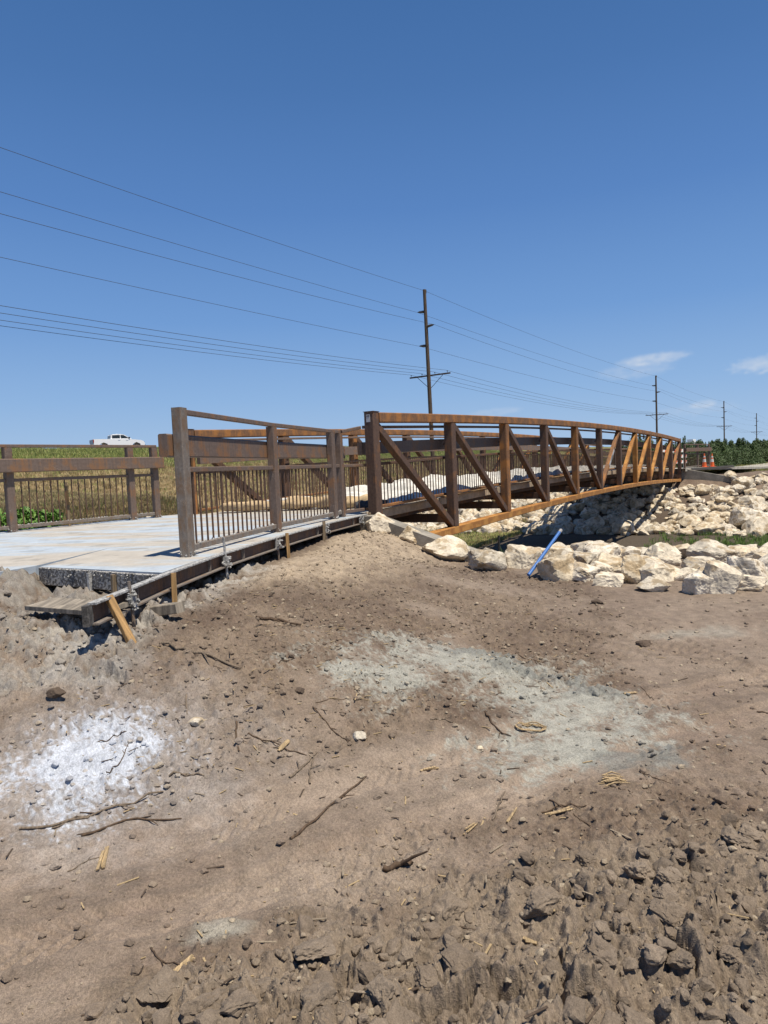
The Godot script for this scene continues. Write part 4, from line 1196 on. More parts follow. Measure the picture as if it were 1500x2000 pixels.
func build_rocks():
	var fine := []; var coarse := []
	for k in 12: fine.append(rock_mesh(300 + k, 3, 0.055))
	for k in 12: coarse.append(rock_mesh(400 + k, 2, 0.05))
	var rs := RandomNumberGenerator.new(); rs.seed = 77
	# rocks of the near edge: x, z, width, height, label
	var heroes := [
		[-0.06, -10.70, 0.46, 0.42, "upright pale boulder beside the end of the steel form"], [0.40, -10.55, 0.44, 0.36, "boulder half under the sloping wing wall, second from the form"],
		[0.92, -9.90, 0.80, 0.48, "broad flat-topped boulder at the foot of the wing wall"], [1.34, -8.95, 0.50, 0.40, "mud-stained boulder right of the broad flat-topped one"],
		[1.85, -9.10, 0.50, 0.44, "rounded pale boulder left of the blue rod"], [2.06, -8.15, 0.44, 0.42, "large tan boulder right of the foot of the blue rod"],
		[2.34, -8.10, 0.40, 0.28, "low cream boulder next to the tan one by the blue rod"], [2.45, -9.5, 0.34, 0.30, "small boulder in the back row right of the blue rod"],
		[2.62, -9.0, 0.34, 0.28, "small grey-topped boulder in the second row, behind the low cream one"], [2.95, -9.2, 0.54, 0.36, "long pale boulder of the back row, left half of the rock line"],
		[2.49, -7.62, 0.36, 0.18, "flat slab of rock in front of the rock line, left half"], [2.83, -7.75, 0.30, 0.42, "narrow upright rock in the front row, middle of the line"],
		[3.10, -7.75, 0.58, 0.36, "long dark-sided boulder in the middle of the front row"], [2.86, -7.20, 0.34, 0.18, "low rock at the dirt edge before the long dark-sided boulder"],
		[3.58, -8.8, 0.50, 0.42, "thick pale boulder of the back row, middle"], [4.16, -9.4, 0.38, 0.26, "small pale rock at the very back, before the bright grass"],
		[3.24, -7.0, 0.34, 0.32, "cracked chunky rock in the front row left of the tall one"], [3.46, -6.95, 0.36, 0.46, "tallest boulder of the front row, standing on end"],
		[4.35, -9.0, 0.62, 0.38, "largest pale boulder of the back row, right side"], [3.98, -7.40, 0.46, 0.40, "big rough boulder at the right edge of the front row"],
		[3.75, -7.02, 0.38, 0.22, "low rock under the big rough boulder at the right"], [5.0, -9.4, 0.44, 0.26, "cream rock at the far right of the back row"],
		[3.89, -8.3, 0.42, 0.22, "flat rock between the front and back rows, right side"], [3.14, -8.6, 0.28, 0.24, "small dark-faced rock between the rows, middle"]]
	var i := 0
	for h in heroes:
		var o := put("boulder", fine[i % 12], M["rock%d" % [0, 1, 0, 2, 0, 1, 3, 0, 2, 3][i % 10]])
		var w: float = h[2] * 0.95; var hh: float = h[3] * 0.78
		var y := shape(h[0], h[1])
		o.transform = Transform3D(Basis(Vector3.UP, rs.randf() * TAU).scaled(Vector3(w * 1.1, hh * 1.25, w * rs.randf_range(0.85, 1.15))), Vector3(h[0], y + hh * 0.32, h[1] - w * 0.2))
		tag(o, h[4], "boulder", "limestone rocks along the near edge of the ditch")
		i += 1
	# the rest of the near edge, then its slope
	var spots := []
	var place := func(x: float, z: float, w: float, kind: int, lift: float) -> bool:
		for p in spots:
			if Vector2(p[0] - x, p[1] - z).length() < (p[2] + w) * (0.27 if kind == 0 else 0.33): return false
		spots.append([x, z, w, kind, lift]); return true
	for h in heroes: spots.append([h[0], h[1], h[2], -1, 0.0])
	var tries := 0
	while tries < 8000 and spots.size() < 175:
		tries += 1
		var s := rs.randf_range(-1.5, 6.5); var t := rs.randf_range(-6.0, 9.0)
		if rs.randf() < 0.5:
			s = rs.randf_range(-1.5, 1.6); t = rs.randf_range(1.5, 8.5)
		var p := bp(s, t, 0)
		if t < 1.4 and s < 0.6: continue
		if t > -4.8 and t < 0.4 and s < 0.9: continue
		# keep to the rocky side of the bent edge line
		if p.z > -6.75 - maxf(0.0, 4.2 - p.x) * 0.85 and t > 0.3: continue
		place.call(p.x, p.z, rs.randf_range(0.18, 0.50), 0, 0.26)
	tries = 0
	while tries < 6000 and spots.size() < 362:
		tries += 1
		var s := rs.randf_range(23.3, 32.2); var t := rs.randf_range(-3.0, 13.5)
		if t < 3.4 and s > 30.9: continue
		if t > 3.0 and rs.randf() < 0.25: continue
		var p := bp(s, t, 0)
		place.call(p.x, p.z, (0.34 + pow(rs.randf(), 1.6) * 0.95) * (1.1 if s < 26.0 else 0.9), 1, rs.randf_range(0.16, 0.50))
	for p in spots:
		if p[3] < 0: continue
		var w: float = p[2]
		var hh := w * rs.randf_range(0.5, 0.85)
		var o := put("riprap_rock", fine[rs.randi() % 12] if p[3] == 0 else coarse[rs.randi() % 12], null)
		var kind: int = [0, 1, 2, 3, 0, 1][rs.randi() % 6]
		o.material_override = M["rock%d" % kind]
		var tone: String = ["cream", "tan", "greyish", "whitish"][kind]
		var tilt := Basis.from_euler(Vector3(rs.randf_range(-0.35, 0.35), rs.randf() * TAU, rs.randf_range(-0.35, 0.35)))
		o.transform = Transform3D(tilt * Basis.from_scale(Vector3(w * rs.randf_range(0.95, 1.3), hh, w * rs.randf_range(0.8, 1.0))), Vector3(p[0], shape(p[0], p[1]) + hh * p[4], p[1]))
		var pv := Vector3(p[0], 0, p[1]) - V1
		var s := pv.dot(D); var t := pv.dot(N)
		var look := "%s %s" % ["small" if w < 0.36 else ("large" if w > 0.66 else "mid-sized"), tone]
		if p[3] == 0:
			var where := "under the bridge" if t < 0.3 else ("beside the bridge" if t < 2.0 else ("behind the blue pipe" if t < 4.2 else ("behind the middle boulders" if t < 6.5 else "towards the right picture edge")))
			var row := "at the top of the near slope" if s < 0.8 else ("in the second row of the near slope" if s < 2.4 else ("half way down the near slope" if s < 4.4 else "low on the near slope"))
			tag(o, "%s rock %s %s" % [look, row, where], "rock", "limestone rocks on the near slope")
		else:
			var where := "inside the bridge's shadow" if t < -0.6 else ("beside the bridge's shadow" if t < 1.2 else ("below the far wing wall" if t < 3.2 else ("right of the far wing wall" if t < 6.0 else ("in the right half" if t < 9.5 else "by the right picture edge"))))
			var row := "at the foot of the far slope" if s < 25.0 else ("low on the far slope" if s < 26.8 else ("mid-height on the far slope" if s < 28.8 else ("high on the far slope" if s < 30.6 else "along the crest of the far slope")))
			tag(o, "%s rock %s %s" % [look, row, where], "rock", "limestone rocks on the far slope")
	# smaller rocks that fill the gaps and the shaded slope under the bridge
	var xf := []
	while xf.size() < 1900:
		var far := rs.randf() < 0.68
		var s := rs.randf_range(22.8, 32.3) if far else rs.randf_range(-0.6, 7.5)
		var t := rs.randf_range(-14.0, 15.0)
		if t > -4.8 and t < 2.4 and (s > 30.9 or s < 0.5): continue
		var p := bp(s, t, 0)
		if not far and t > 0.3 and p.z > -6.6 - maxf(0.0, 4.4 - p.x) * 1.05: continue
		if not far and t < -5.0 and s < 1.0: continue
		var w := rs.randf_range(0.22, 0.62) if far else rs.randf_range(0.15, 0.42)
		if t < -3.0: w *= 1.5
		var b := Basis.from_euler(Vector3(rs.randf_range(-0.5, 0.5), rs.randf() * TAU, rs.randf_range(-0.5, 0.5))) * Basis.from_scale(Vector3(w * 1.15, w * rs.randf_range(0.55, 0.9), w))
		xf.append(Transform3D(b, Vector3(p.x, shape(p.x, p.z) + w * 0.16, p.z)))
	for k in 4:
		var mine := []
		for j in range(k, xf.size(), 4): mine.append(xf[j])
		var mm := multi("rock_fill", coarse[k * 3], M["rock%d" % k], mine)
		tag(mm, ["small cream rocks filling the gaps of the ditch slopes", "small tan rocks filling the gaps of the ditch slopes", "small grey rocks filling the gaps of the ditch slopes", "small whitish rocks filling the gaps of the ditch slopes"][k], "rocks")
	# a blue rod resting on the rocks
	var rod := thing("blue_rod", "blue plastic pipe with grey end leaning on the near boulders", "pipe", Vector3(1.71, 0.14, -8.20))
	var e := Vector3(0.57, 0.47, -0.62)
	put("pipe", tubes([Vector3.ZERO, e * 0.94], [0.021, 0.021], 12), M.blue_plastic, rod)
	put("end_cap", tubes([e * 0.94, e * 0.99, e], [0.0225, 0.0225, 0.016], 12), M.end_grey, rod)
	var dr := thing("steel_marker", "thin black rod standing upright in the ditch under the second truss panel", "rod", Vector3(2.05, -0.75, -12.3))
	put("shaft", tubes([Vector3(0, -0.3, 0), Vector3(0, 0.95, 0)], [0.018, 0.018], 8), M.black, dr)

func multi(called: String, mesh: Mesh, m: Material, xf: Array, colors: Array = []) -> MultiMeshInstance3D:
	var mm := MultiMesh.new()
	mm.transform_format = MultiMesh.TRANSFORM_3D
	mm.use_colors = not colors.is_empty()
	mm.mesh = mesh; mm.instance_count = xf.size()
	for k in xf.size():
		mm.set_instance_transform(k, xf[k])
		if not colors.is_empty(): mm.set_instance_color(k, colors[k])
	var o := MultiMeshInstance3D.new(); o.multimesh = mm; o.material_override = m
	o.name = numbered(called); add_child(o)
	o.set_meta("kind", "stuff")
	return o

# ------------------------------------------------------------------ blankets on the deck
func sheet(s0: float, s1: float, t0: float, t1: float, seed_: int, high: float, rolled := 0.0) -> ArrayMesh:
	var nz := noise(seed_, 0.9, 4); var nz2 := noise(seed_ + 3, 3.2, 3)
	var ns := int((s1 - s0) / 0.09); var nt := int((t1 - t0) / 0.09)
	var g := []
	for i in ns + 1:
		var row := []
		for j in nt + 1:
			var u := float(i) / ns; var v := float(j) / nt
			var s := lerpf(s0, s1, u) + nz.get_noise_2d(v * 6.0, 40.0 + u) * 0.35 * (1.0 if i == 0 or i == ns else 0.2)
			var t := lerpf(t0, t1, v) + nz.get_noise_2d(u * (s1 - s0), 70.0) * 0.22
			var edge := minf(minf(u, 1.0 - u) * (s1 - s0), minf(v, 1.0 - v) * (t1 - t0))
			var h := 0.015 + ss(0.0, 0.35, edge) * (high * (0.75 + nz.get_noise_2d(s * 0.9, t * 1.3) * 0.7) + absf(nz2.get_noise_2d(s, t)) * 0.075)
			row.append(bp(s, t, DECK + camber(clampf(s, 0, SPAN)) + maxf(h, 0.012)))
		g.append(row)
	var st := begin(); st.set_smooth_group(0)
	for i in ns:
		for j in nt:
			for p in [g[i][j], g[i + 1][j], g[i + 1][j + 1], g[i][j], g[i + 1][j + 1], g[i][j + 1]]:
				st.add_vertex(p)
	st.generate_normals()
	return st.commit()

func bundle(a: Vector3, b: Vector3, r: float, seed_: int, flat := 0.8) -> ArrayMesh:
	var nz := noise(seed_, 1.0, 3)
	var n := 26; var sides := 14
	var d := (b - a).normalized(); var s := d.cross(Vector3.UP).normalized()
	var st := begin(); st.set_smooth_group(0)
	var ring := func(k: int, j: int) -> Vector3:
		var f := float(k) / n; var an := TAU * (j % sides) / sides
		var rr := r * (0.82 + 0.5 * nz.get_noise_3d(f * a.distance_to(b) * 2.2, cos(an) * 1.3, sin(an) * 1.3))
		if k == 0 or k == n: rr *= 0.55
		return a.lerp(b, f) + s * (cos(an) * rr + nz.get_noise_2d(f * 6.0, 9.0) * r * 0.7) + Vector3(0, maxf(-r * 0.8, sin(an) * rr * flat), 0)
	for k in n:
		for j in sides:
			for p in [ring.call(k, j), ring.call(k + 1, j), ring.call(k + 1, j + 1), ring.call(k, j), ring.call(k + 1, j + 1), ring.call(k, j + 1)]: st.add_vertex(p)
	for k in [0, n]:
		for j in range(1, sides - 1):
			for p in [ring.call(k, 0), ring.call(k, j), ring.call(k, j + 1)]: st.add_vertex(p)
	st.generate_normals()
	return st.commit()

func build_blankets():
	var rolls := [[bp(0.20, -3.75, DECK + 0.12), bp(0.75, -2.1, DECK + 0.12), 0.13, "tan", "crumpled tan burlap roll at the left end of the bridge mouth"], [bp(0.70, -2.45, DECK + 0.15), bp(1.05, -0.75, DECK + 0.15), 0.17, "tan", "thick tan burlap roll lying across the bridge mouth"], [bp(1.2, -3.5, DECK + 0.12), bp(1.5, -2.4, DECK + 0.16), 0.13, "white", "small white blanket bundle behind the burlap roll"]]
	for r in rolls:
		tag(put("rolled_blanket", bundle(r[0], r[1], r[2], 500 + int(r[2] * 1000)), M["cloth_" + r[3]]), r[4], "blanket")
	var sheets := [[1.3, 5.0, -2.9, -0.42, 0.13, "crumpled white curing blanket nearest the bridge mouth"], [3.6, 8.6, -3.6, -1.0, 0.22, "heaped white curing blanket on the deck, second from the near end"], [7.9, 13.0, -3.0, -0.45, 0.20, "white curing blanket on the deck behind the third and fourth truss posts"], [12.2, 17.6, -3.3, -0.6, 0.20, "white curing blanket at mid span"], [17.0, 24.0, -3.2, -0.6, 0.16, "white curing blanket past mid span"], [23.4, 30.6, -3.3, -0.6, 0.16, "white curing blanket towards the far end of the deck"]]
	for k in sheets.size():
		var q = sheets[k]
		tag(put("curing_blanket", sheet(q[0], q[1], q[2], q[3], 610 + k, q[4]), M.cloth_white), q[5], "blanket", "white blankets on the deck")
	tag(put("dark_cloth", bundle(bp(0.55, -0.75, DECK + 0.09), bp(1.15, -0.48, DECK + 0.10), 0.12, 560), M.cloth_dark), "small dark bag on the deck beside the first truss post", "bag")
	# plastic that hangs over the deck edge at the far end, and boards along the near deck edge
	var hangs := [[15.2, 0.9, 0.28, "white plastic sheet hanging over the deck edge by the seventh truss post"], [22.0, 0.9, 0.42, "pointed white plastic flap hanging over the deck edge near the ninth truss post"], [24.9, 0.9, 0.48, "striped translucent plastic flap hanging by the tenth truss post"], [28.3, 0.7, 0.3, "last small plastic flap on the deck edge near the far abutment"]]
	for h in hangs:
		var st := begin(); st.set_smooth_group(0)
		var nz := noise(int(h[0] * 10), 4.0, 3)
		for i in 12:
			for j in 10:
				var q := []
				for e in [[i, j], [i + 1, j], [i + 1, j + 1], [i, j + 1]]:
					var u: float = e[0] / 12.0; var v: float = e[1] / 10.0
					var s: float = h[0] + (u - 0.5) * h[1] * (1.0 - 0.45 * v)
					q.append(bp(s, -0.255 + 0.05 * nz.get_noise_2d(u * 5.0, v) - 0.04 * (1.0 - v), DECK + camber(s) + 0.03 - v * h[2] * (1.0 - absf(u - 0.5)) * 1.3))
				for p in [q[0], q[1], q[2], q[0], q[2], q[3]]: st.add_vertex(p)
		st.generate_normals()
		tag(put("plastic_flap", st.commit(), M.cloth_white), h[3], "plastic sheet", "plastic flaps on the deck edge")
	var planks := [[0.35, 2.6, 0.04, "wood_grey", "long grey plank on the deck edge in the first truss panel"], [3.0, 5.2, 0.05, "wood_new", "warped tan plywood strip on the deck edge in the second truss panel"], [6.1, 8.2, 0.04, "wood_old", "brown plank on the deck edge in the third truss panel"], [9.4, 11.4, 0.05, "wood_new", "tan plank on the deck edge in the fourth truss panel"], [12.4, 14.2, 0.05, "wood_grey", "grey plank on the deck edge in the fifth truss panel"], [18.3, 20.6, 0.05, "wood_new", "tan plank on the deck edge in the seventh truss panel"]]
	for q in planks:
		var a := bp(q[0], -0.30, DECK + camber(q[0]) + 0.016); var b := bp(q[1], -0.26, DECK + camber(q[1]) + 0.02)
		tag(put("deck_plank", bar(a, b, 0.14, q[2] * 0.5, Vector3(0.1, 1, 0), 0.003), M[q[3]]), q[4], "plank", "planks on the deck edge")

# ------------------------------------------------------------------ plants
func leaves(s: int, count: int, size: float, clumps: Array, base: Color, vary: float, upright := 0.0) -> ArrayMesh:
	var rs := RandomNumberGenerator.new(); rs.seed = s
	var vs := PackedVector3Array(); var ns := PackedVector3Array(); var cs := PackedColorArray()
	for k in count:
		var c = clumps[rs.randi() % clumps.size()]
		var d := Vector3(rs.randfn(), rs.randfn(), rs.randfn()).normalized() * pow(rs.randf(), 0.42)
		var p: Vector3 = c[0] + d * c[1]
		if p.y < 0.0: p.y = absf(p.y) * 0.4
		var ax := Vector3(rs.randfn(), rs.randfn() + upright, rs.randfn()).normalized()
		var n := ax.cross(Vector3(rs.randfn(), rs.randfn(), rs.randfn())).normalized()
		if n.y < 0: n = -n
		var sd := ax.cross(n).normalized()
		var L := size * rs.randf_range(0.7, 1.35); var w := L * 0.30
		var col := base * rs.randf_range(1.0 - vary, 1.0 + vary)
		col = col.lerp(Color(col.g * 1.0, col.g * 1.0, col.b), rs.randf() * 0.3)
		var nn := (n + Vector3.UP * 0.25).normalized()
		var order := [p - ax * L / 2, p + sd * w, p + ax * L / 2, p - ax * L / 2, p + ax * L / 2, p - sd * w]
		if (ax.cross(sd)).dot(n) < 0: order = [p - ax * L / 2, p + ax * L / 2, p + sd * w, p - ax * L / 2, p - sd * w, p + ax * L / 2]
		for v in order:
			vs.append(v); ns.append(nn); cs.append(col)
	var arr := []; arr.resize(Mesh.ARRAY_MAX)
	arr[Mesh.ARRAY_VERTEX] = vs; arr[Mesh.ARRAY_NORMAL] = ns; arr[Mesh.ARRAY_COLOR] = cs
	var m := ArrayMesh.new(); m.add_surface_from_arrays(Mesh.PRIMITIVE_TRIANGLES, arr)
	return m

func stems(s: int, clumps: Array, r: float) -> ArrayMesh:
	var rs := RandomNumberGenerator.new(); rs.seed = s
	var st := begin()
	for c in clumps:
		var p: Vector3 = c[0]
		var foot := Vector3(p.x * 0.25, -0.1, p.z * 0.25)
		tube(st, [foot, foot.lerp(p, 0.5) + Vector3(rs.randfn(), 0, rs.randfn()) * 0.05, p + Vector3(0, c[1].y * 0.5, 0)], [r, r * 0.7, r * 0.25], 5)
	return st.commit()

func tuft(s: int, blades: int, h: float, spread: float, a: Color, b: Color) -> ArrayMesh:
	var rs := RandomNumberGenerator.new(); rs.seed = s
	var vs := PackedVector3Array(); var ns := PackedVector3Array(); var cs := PackedColorArray()
	for k in blades:
		var an := rs.randf() * TAU
		var f := Vector3(cos(an), 0, sin(an)) * spread * rs.randf()
		var out := Vector3(cos(an), 0, sin(an)) * rs.randf_range(0.1, 0.5) * h
		var L := h * rs.randf_range(0.55, 1.15)
		var sd := Vector3(-sin(an), 0, cos(an)) * h * 0.035
		var m := f + out * 0.35 + Vector3(0, L * 0.6, 0); var t := f + out + Vector3(0, L, 0)
		var col := a.lerp(b, rs.randf())
		var fn := ((m + sd * 0.8) - (f - sd)).cross((f + sd) - (f - sd)).normalized()
		for v in [f - sd, f + sd, m + sd * 0.8, f - sd, m + sd * 0.8, m - sd * 0.8, m - sd * 0.8, m + sd * 0.8, t]:
			vs.append(v); ns.append(fn); cs.append(col)
	var arr := []; arr.resize(Mesh.ARRAY_MAX)
	arr[Mesh.ARRAY_VERTEX] = vs; arr[Mesh.ARRAY_NORMAL] = ns; arr[Mesh.ARRAY_COLOR] = cs
	var mm := ArrayMesh.new(); mm.add_surface_from_arrays(Mesh.PRIMITIVE_TRIANGLES, arr)
	return mm

func build_plants():
	var rs := RandomNumberGenerator.new(); rs.seed = 8
	# hedge of young trees beyond the path
	var kinds := []
	for k in 4:
		var cl := []
		for j in 24 + k * 2:
			var an := rs.randf() * TAU; var q := sqrt(rs.randf())
			var y := rs.randf_range(0.2, 0.9) if j < 12 else rs.randf_range(0.8, 1.65)
			var rr := 0.52 if y < 1.1 else 0.42
			cl.append([Vector3(cos(an) * q * 1.15, y, sin(an) * q * 1.15), Vector3(rr, rr * 0.95, rr)])
		for j in 5:
			var an := rs.randf() * TAU
			cl.append([Vector3(cos(an) * 0.7, rs.randf_range(1.75, 2.1), sin(an) * 0.7), Vector3(0.18, 0.36, 0.18)])
		kinds.append([leaves(700 + k, 11000, 0.085, cl, Color(0.058, 0.105, 0.034), 0.45, 0.3), stems(710 + k, cl, 0.025)])
	var spots := []
	var names := ["leftmost", "second", "third", "fourth", "fifth", "sixth", "seventh", "eighth", "ninth", "tenth", "eleventh", "twelfth", "thirteenth", "fourteenth", "fifteenth", "sixteenth", "seventeenth", "eighteenth", "nineteenth", "twentieth", "twenty-first", "twenty-second", "twenty-third", "twenty-fourth", "twenty-fifth", "last"]
	var hl := [Vector3(19.0, 0, -53.5), Vector3(26.0, 0, -60.5), Vector3(34.0, 0, -71.5), Vector3(50.0, 0, -93.5), Vector3(63.0, 0, -111.0)]
	for k in 26:
		var f := k / 25.0 * 3.999
		var p: Vector3 = hl[int(f)].lerp(hl[int(f) + 1], f - int(f))
		p += Vector3(rs.randf_range(-0.5, 0.5), 0, rs.randf_range(-0.8, 0.8))
		p.y = shape(p.x, p.z) - 0.05
		var o := thing("hedge_bush", "%s bush from the left in the green hedge along the far path" % names[k], "bush", p, rs.randf() * TAU, "bushes of the hedge")
		var grow := lerpf(1.0, 1.45, k / 25.0)
		o.scale = Vector3(1.2, rs.randf_range(0.95, 1.2), 1.2) * grow
		put("foliage", kinds[k % 4][0], M.leaf, o); put("stems", kinds[k % 4][1], M.bark, o)
	# slender saplings that stand above the rail and hedge
	var saps := []
	for k in 3:
		var cl := []
		for j in 9:
			var y := 0.7 + j * 0.27
			cl.append([Vector3(rs.randfn() * 0.5, y, rs.randfn() * 0.5), Vector3(0.42, 0.34, 0.42) * rs.randf_range(0.7, 1.1)])
		for j in 9:
			var an := rs.randf() * TAU; var q := rs.randf_range(0.1, 0.9)
			var y := rs.randf_range(2.6, 4.2) - q * 1.3
			for i in 4: cl.append([Vector3(cos(an) * q, y - i * 0.28, sin(an) * q), Vector3(0.09 + i * 0.05, 0.22, 0.09 + i * 0.05)])
		saps.append([leaves(730 + k, 3600, 0.085, cl, Color(0.080, 0.130, 0.050), 0.4, 0.3), stems(740 + k, cl, 0.03)])
	var sp := [[26.4, -69.5, 1.22, "tallest sapling in front of the second utility pole"], [25.6, -69.0, 1.05, "sapling left of the second utility pole"], [27.6, -70.5, 0.9, "sapling right behind the second utility pole"], [17.8, -63.0, 0.92, "sapling seen through the truss between the fifth and sixth posts"], [24.9, -58.5, 0.86, "thin sapling above the far end of the bridge"], [26.0, -59.5, 0.90, "thin sapling above the far railing"], [28.4, -60.5, 0.78, "bushy sapling left of the traffic cones"], [22.5, -58.0, 0.80, "sapling hidden behind the ninth truss post"], [20.2, -58.0, 0.72, "sapling hidden behind the eighth truss post"], [39.5, -63.5, 0.85, "sapling in the hedge under the third utility pole"], [44.5, -66.0, 0.98, "tall dark sapling at the right end of the hedge"]]
	for k in sp.size():
		var q = sp[k]
		var p := Vector3(q[0], shape(q[0], q[1]) - 0.05, q[1])
		var o := thing("sapling", q[3], "sapling", p, rs.randf() * TAU, "saplings beyond the bridge")
		o.scale = Vector3(1.0, 1.0, 1.0) * q[2]
		put("foliage", saps[k % 3][0], M.leaf, o); put("stems", saps[k % 3][1], M.bark, o)
	# broad-leaved weeds behind the left railing, climbing weeds behind the bridge, a tuft in the ditch
	var cw := []
	for j in 22: cw.append([Vector3(rs.randf_range(-1.0, 0.95), rs.randf_range(0.15, 0.62), rs.randf_range(-0.5, 0.5)), Vector3(0.2, 0.18, 0.2)])
	var wl := leaves(760, 3000, 0.085, cw, Color(0.075, 0.185, 0.028), 0.35, 0.2)
	var wp := [[-7.3, -12.3, 1.0, "large bright green weed behind the left railing, cut by the picture edge"], [-6.75, -12.6, 0.8, "bright green leafy weed behind the leftmost railing post in view"]]
	for q in wp:
		var o := thing("leafy_weed", q[3], "weed", Vector3(q[0], shape(q[0], q[1]), q[1]), rs.randf() * TAU, "leafy weeds behind the left railing")
		o.scale = Vector3.ONE * q[2]
		put("foliage", wl, M.leaf, o); put("stems", stems(761, cw, 0.008), M.bark, o)
	var cv := []
	for j in 9: cv.append([Vector3(rs.randfn() * 0.06, 0.2 + j * 0.15, rs.randfn() * 0.06), Vector3(0.13, 0.12, 0.13)])
	var vl := leaves(770, 420, 0.085, cv, Color(0.055, 0.10, 0.035), 0.4)
	var vp := [[-3.22, -18.6, 1.1, "tall dark weed behind the far truss, left of the second railing post"], [-2.45, -18.9, 0.95, "tall dark weed behind the far truss, right of the second railing post"], [0.75, -19.5, 0.8, "weed behind the far truss near the first truss post"]]
	for q in vp:
		var o := thing("tall_weed", q[3], "weed", Vector3(q[0], shape(q[0], q[1]), q[1]), rs.randf() * TAU, "tall weeds behind the far truss")
		o.scale = Vector3.ONE * q[2]
		put("foliage", vl, M.leaf, o); put("stems", stems(771, cv, 0.008), M.bark, o)
	# grasses: dry on the lower bank, green on top, bright in the ditch
	var dry := [tuft(1, 13, 0.24, 0.22, Color(0.36, 0.26, 0.13), Color(0.55, 0.44, 0.24)), tuft(2, 13, 0.19, 0.25, Color(0.30, 0.215, 0.11), Color(0.45, 0.37, 0.18))]
	var grn := [tuft(3, 13, 0.24, 0.24, Color(0.22, 0.27, 0.07), Color(0.38, 0.41, 0.14)), tuft(4, 13, 0.20, 0.25, Color(0.25, 0.29, 0.08), Color(0.42, 0.43, 0.15))]
	var fresh := [tuft(5, 16, 0.20, 0.16, Color(0.10, 0.19, 0.03), Color(0.17, 0.27, 0.055))]
	var lists := {"dry0": [], "dry1": [], "grn0": [], "grn1": [], "fresh": []}
	var made := 0
	while made < 110000:
		var near := rs.randf() < 0.4
		var x := rs.randf_range(-18.0, 8.0) if near else rs.randf_range(-62.0, 60.0)
		var z := rs.randf_range(-34.0, -9.0) if near else rs.randf_range(-115.0, -24.0)
		if absf(x) > absf(z) * 0.72 + 2.0: continue
		var q := (x - ROAD.x) * ROAD_N.x + (z - ROAD.z) * ROAD_N.z
		if q < 4.2: continue
		var px := x - V1.x; var pz := z - V1.z
		var s := px * D.x + pz * D.z; var t := px * N.x + pz * N.z
		if s < 33.0 and t > -6.0: continue
		if s > 0.5 and s < 8.5 and t > -13.0 and rs.randf() < 0.8: continue
		if s >= 33.0 and t > -6.0 and q < 1e9 and (s < 46.0): continue
		made += 1
		var v := n_mid.get_noise_2d(x * 0.35, z * 0.35) + 0.5 * n_big.get_noise_2d(x * 0.3 + 9.0, z * 0.3)
		var green := rs.randf() < lerpf(0.10, 0.94, ss(33.0, 22.0, q + v * 5.0)) or (q > 52.0 and rs.randf() < 0.45)
		var sc := rs.randf_range(0.6, 1.3) * (1.0 if near else lerpf(1.0, 1.7, lin01(30, 80, -z)))
		var xf := Transform3D(Basis(Vector3.UP, rs.randf() * TAU).scaled(Vector3(sc * 1.3, sc * (0.8 if q > 52.0 else 1.0), sc * 1.3)), Vector3(x, ground_y(x, z) - 0.02, z))
		lists[("grn" if green else "dry") + str(rs.randi() % 2)].append(xf)
	tag(multi("dry_grass", dry[0], M.grass, lists.dry0), "dry tan grass on the lower road bank", "grass")
	tag(multi("dry_grass", dry[1], M.grass, lists.dry1), "short brown grass among the dry grass of the bank", "grass")
	tag(multi("green_grass", grn[0], M.grass, lists.grn0), "yellow green grass along the top of the road bank", "grass")
	tag(multi("green_grass", grn[1], M.grass, lists.grn1), "low green grass among the weeds of the bank", "grass")
	for k in 2600:
		var s := rs.randf_range(13.5, 23.8); var t := rs.randf_range(0.5, 13.0)
		var p := bp(s, t, 0)
		if n_mid.get_noise_2d(p.x * 0.3, p.z * 0.3) < -0.05 and s < 19.0: continue
		if t < 3.0 and rs.randf() < 0.6: continue
		var sc := rs.randf_range(0.5, 1.1)
		lists.fresh.append(Transform3D(Basis(Vector3.UP, rs.randf() * TAU).scaled(Vector3(sc, sc, sc)), Vector3(p.x, ground_y(p.x, p.z) - 0.02, p.z)))
	tag(multi("ditch_grass", fresh[0], M.grass, lists.fresh), "bright green grass on the floor of the ditch", "grass")
	var dk := [tuft(6, 40, 0.42, 0.24, Color(0.035, 0.06, 0.018), Color(0.08, 0.12, 0.035))]
	var dx := []
	for q in [[2.05, -11.6], [1.75, -11.4], [1.5, -11.2], [2.3, -11.9], [1.9, -11.1]]:
		dx.append(Transform3D(Basis(Vector3.UP, rs.randf() * TAU).scaled(Vector3.ONE * rs.randf_range(0.7, 1.0)), Vector3(q[0], shape(q[0], q[1]) + 0.05, q[1])))
	tag(multi("ditch_weeds", dk[0], M.grass, dx), "dark green weeds between the rocks below the second truss post", "weeds")

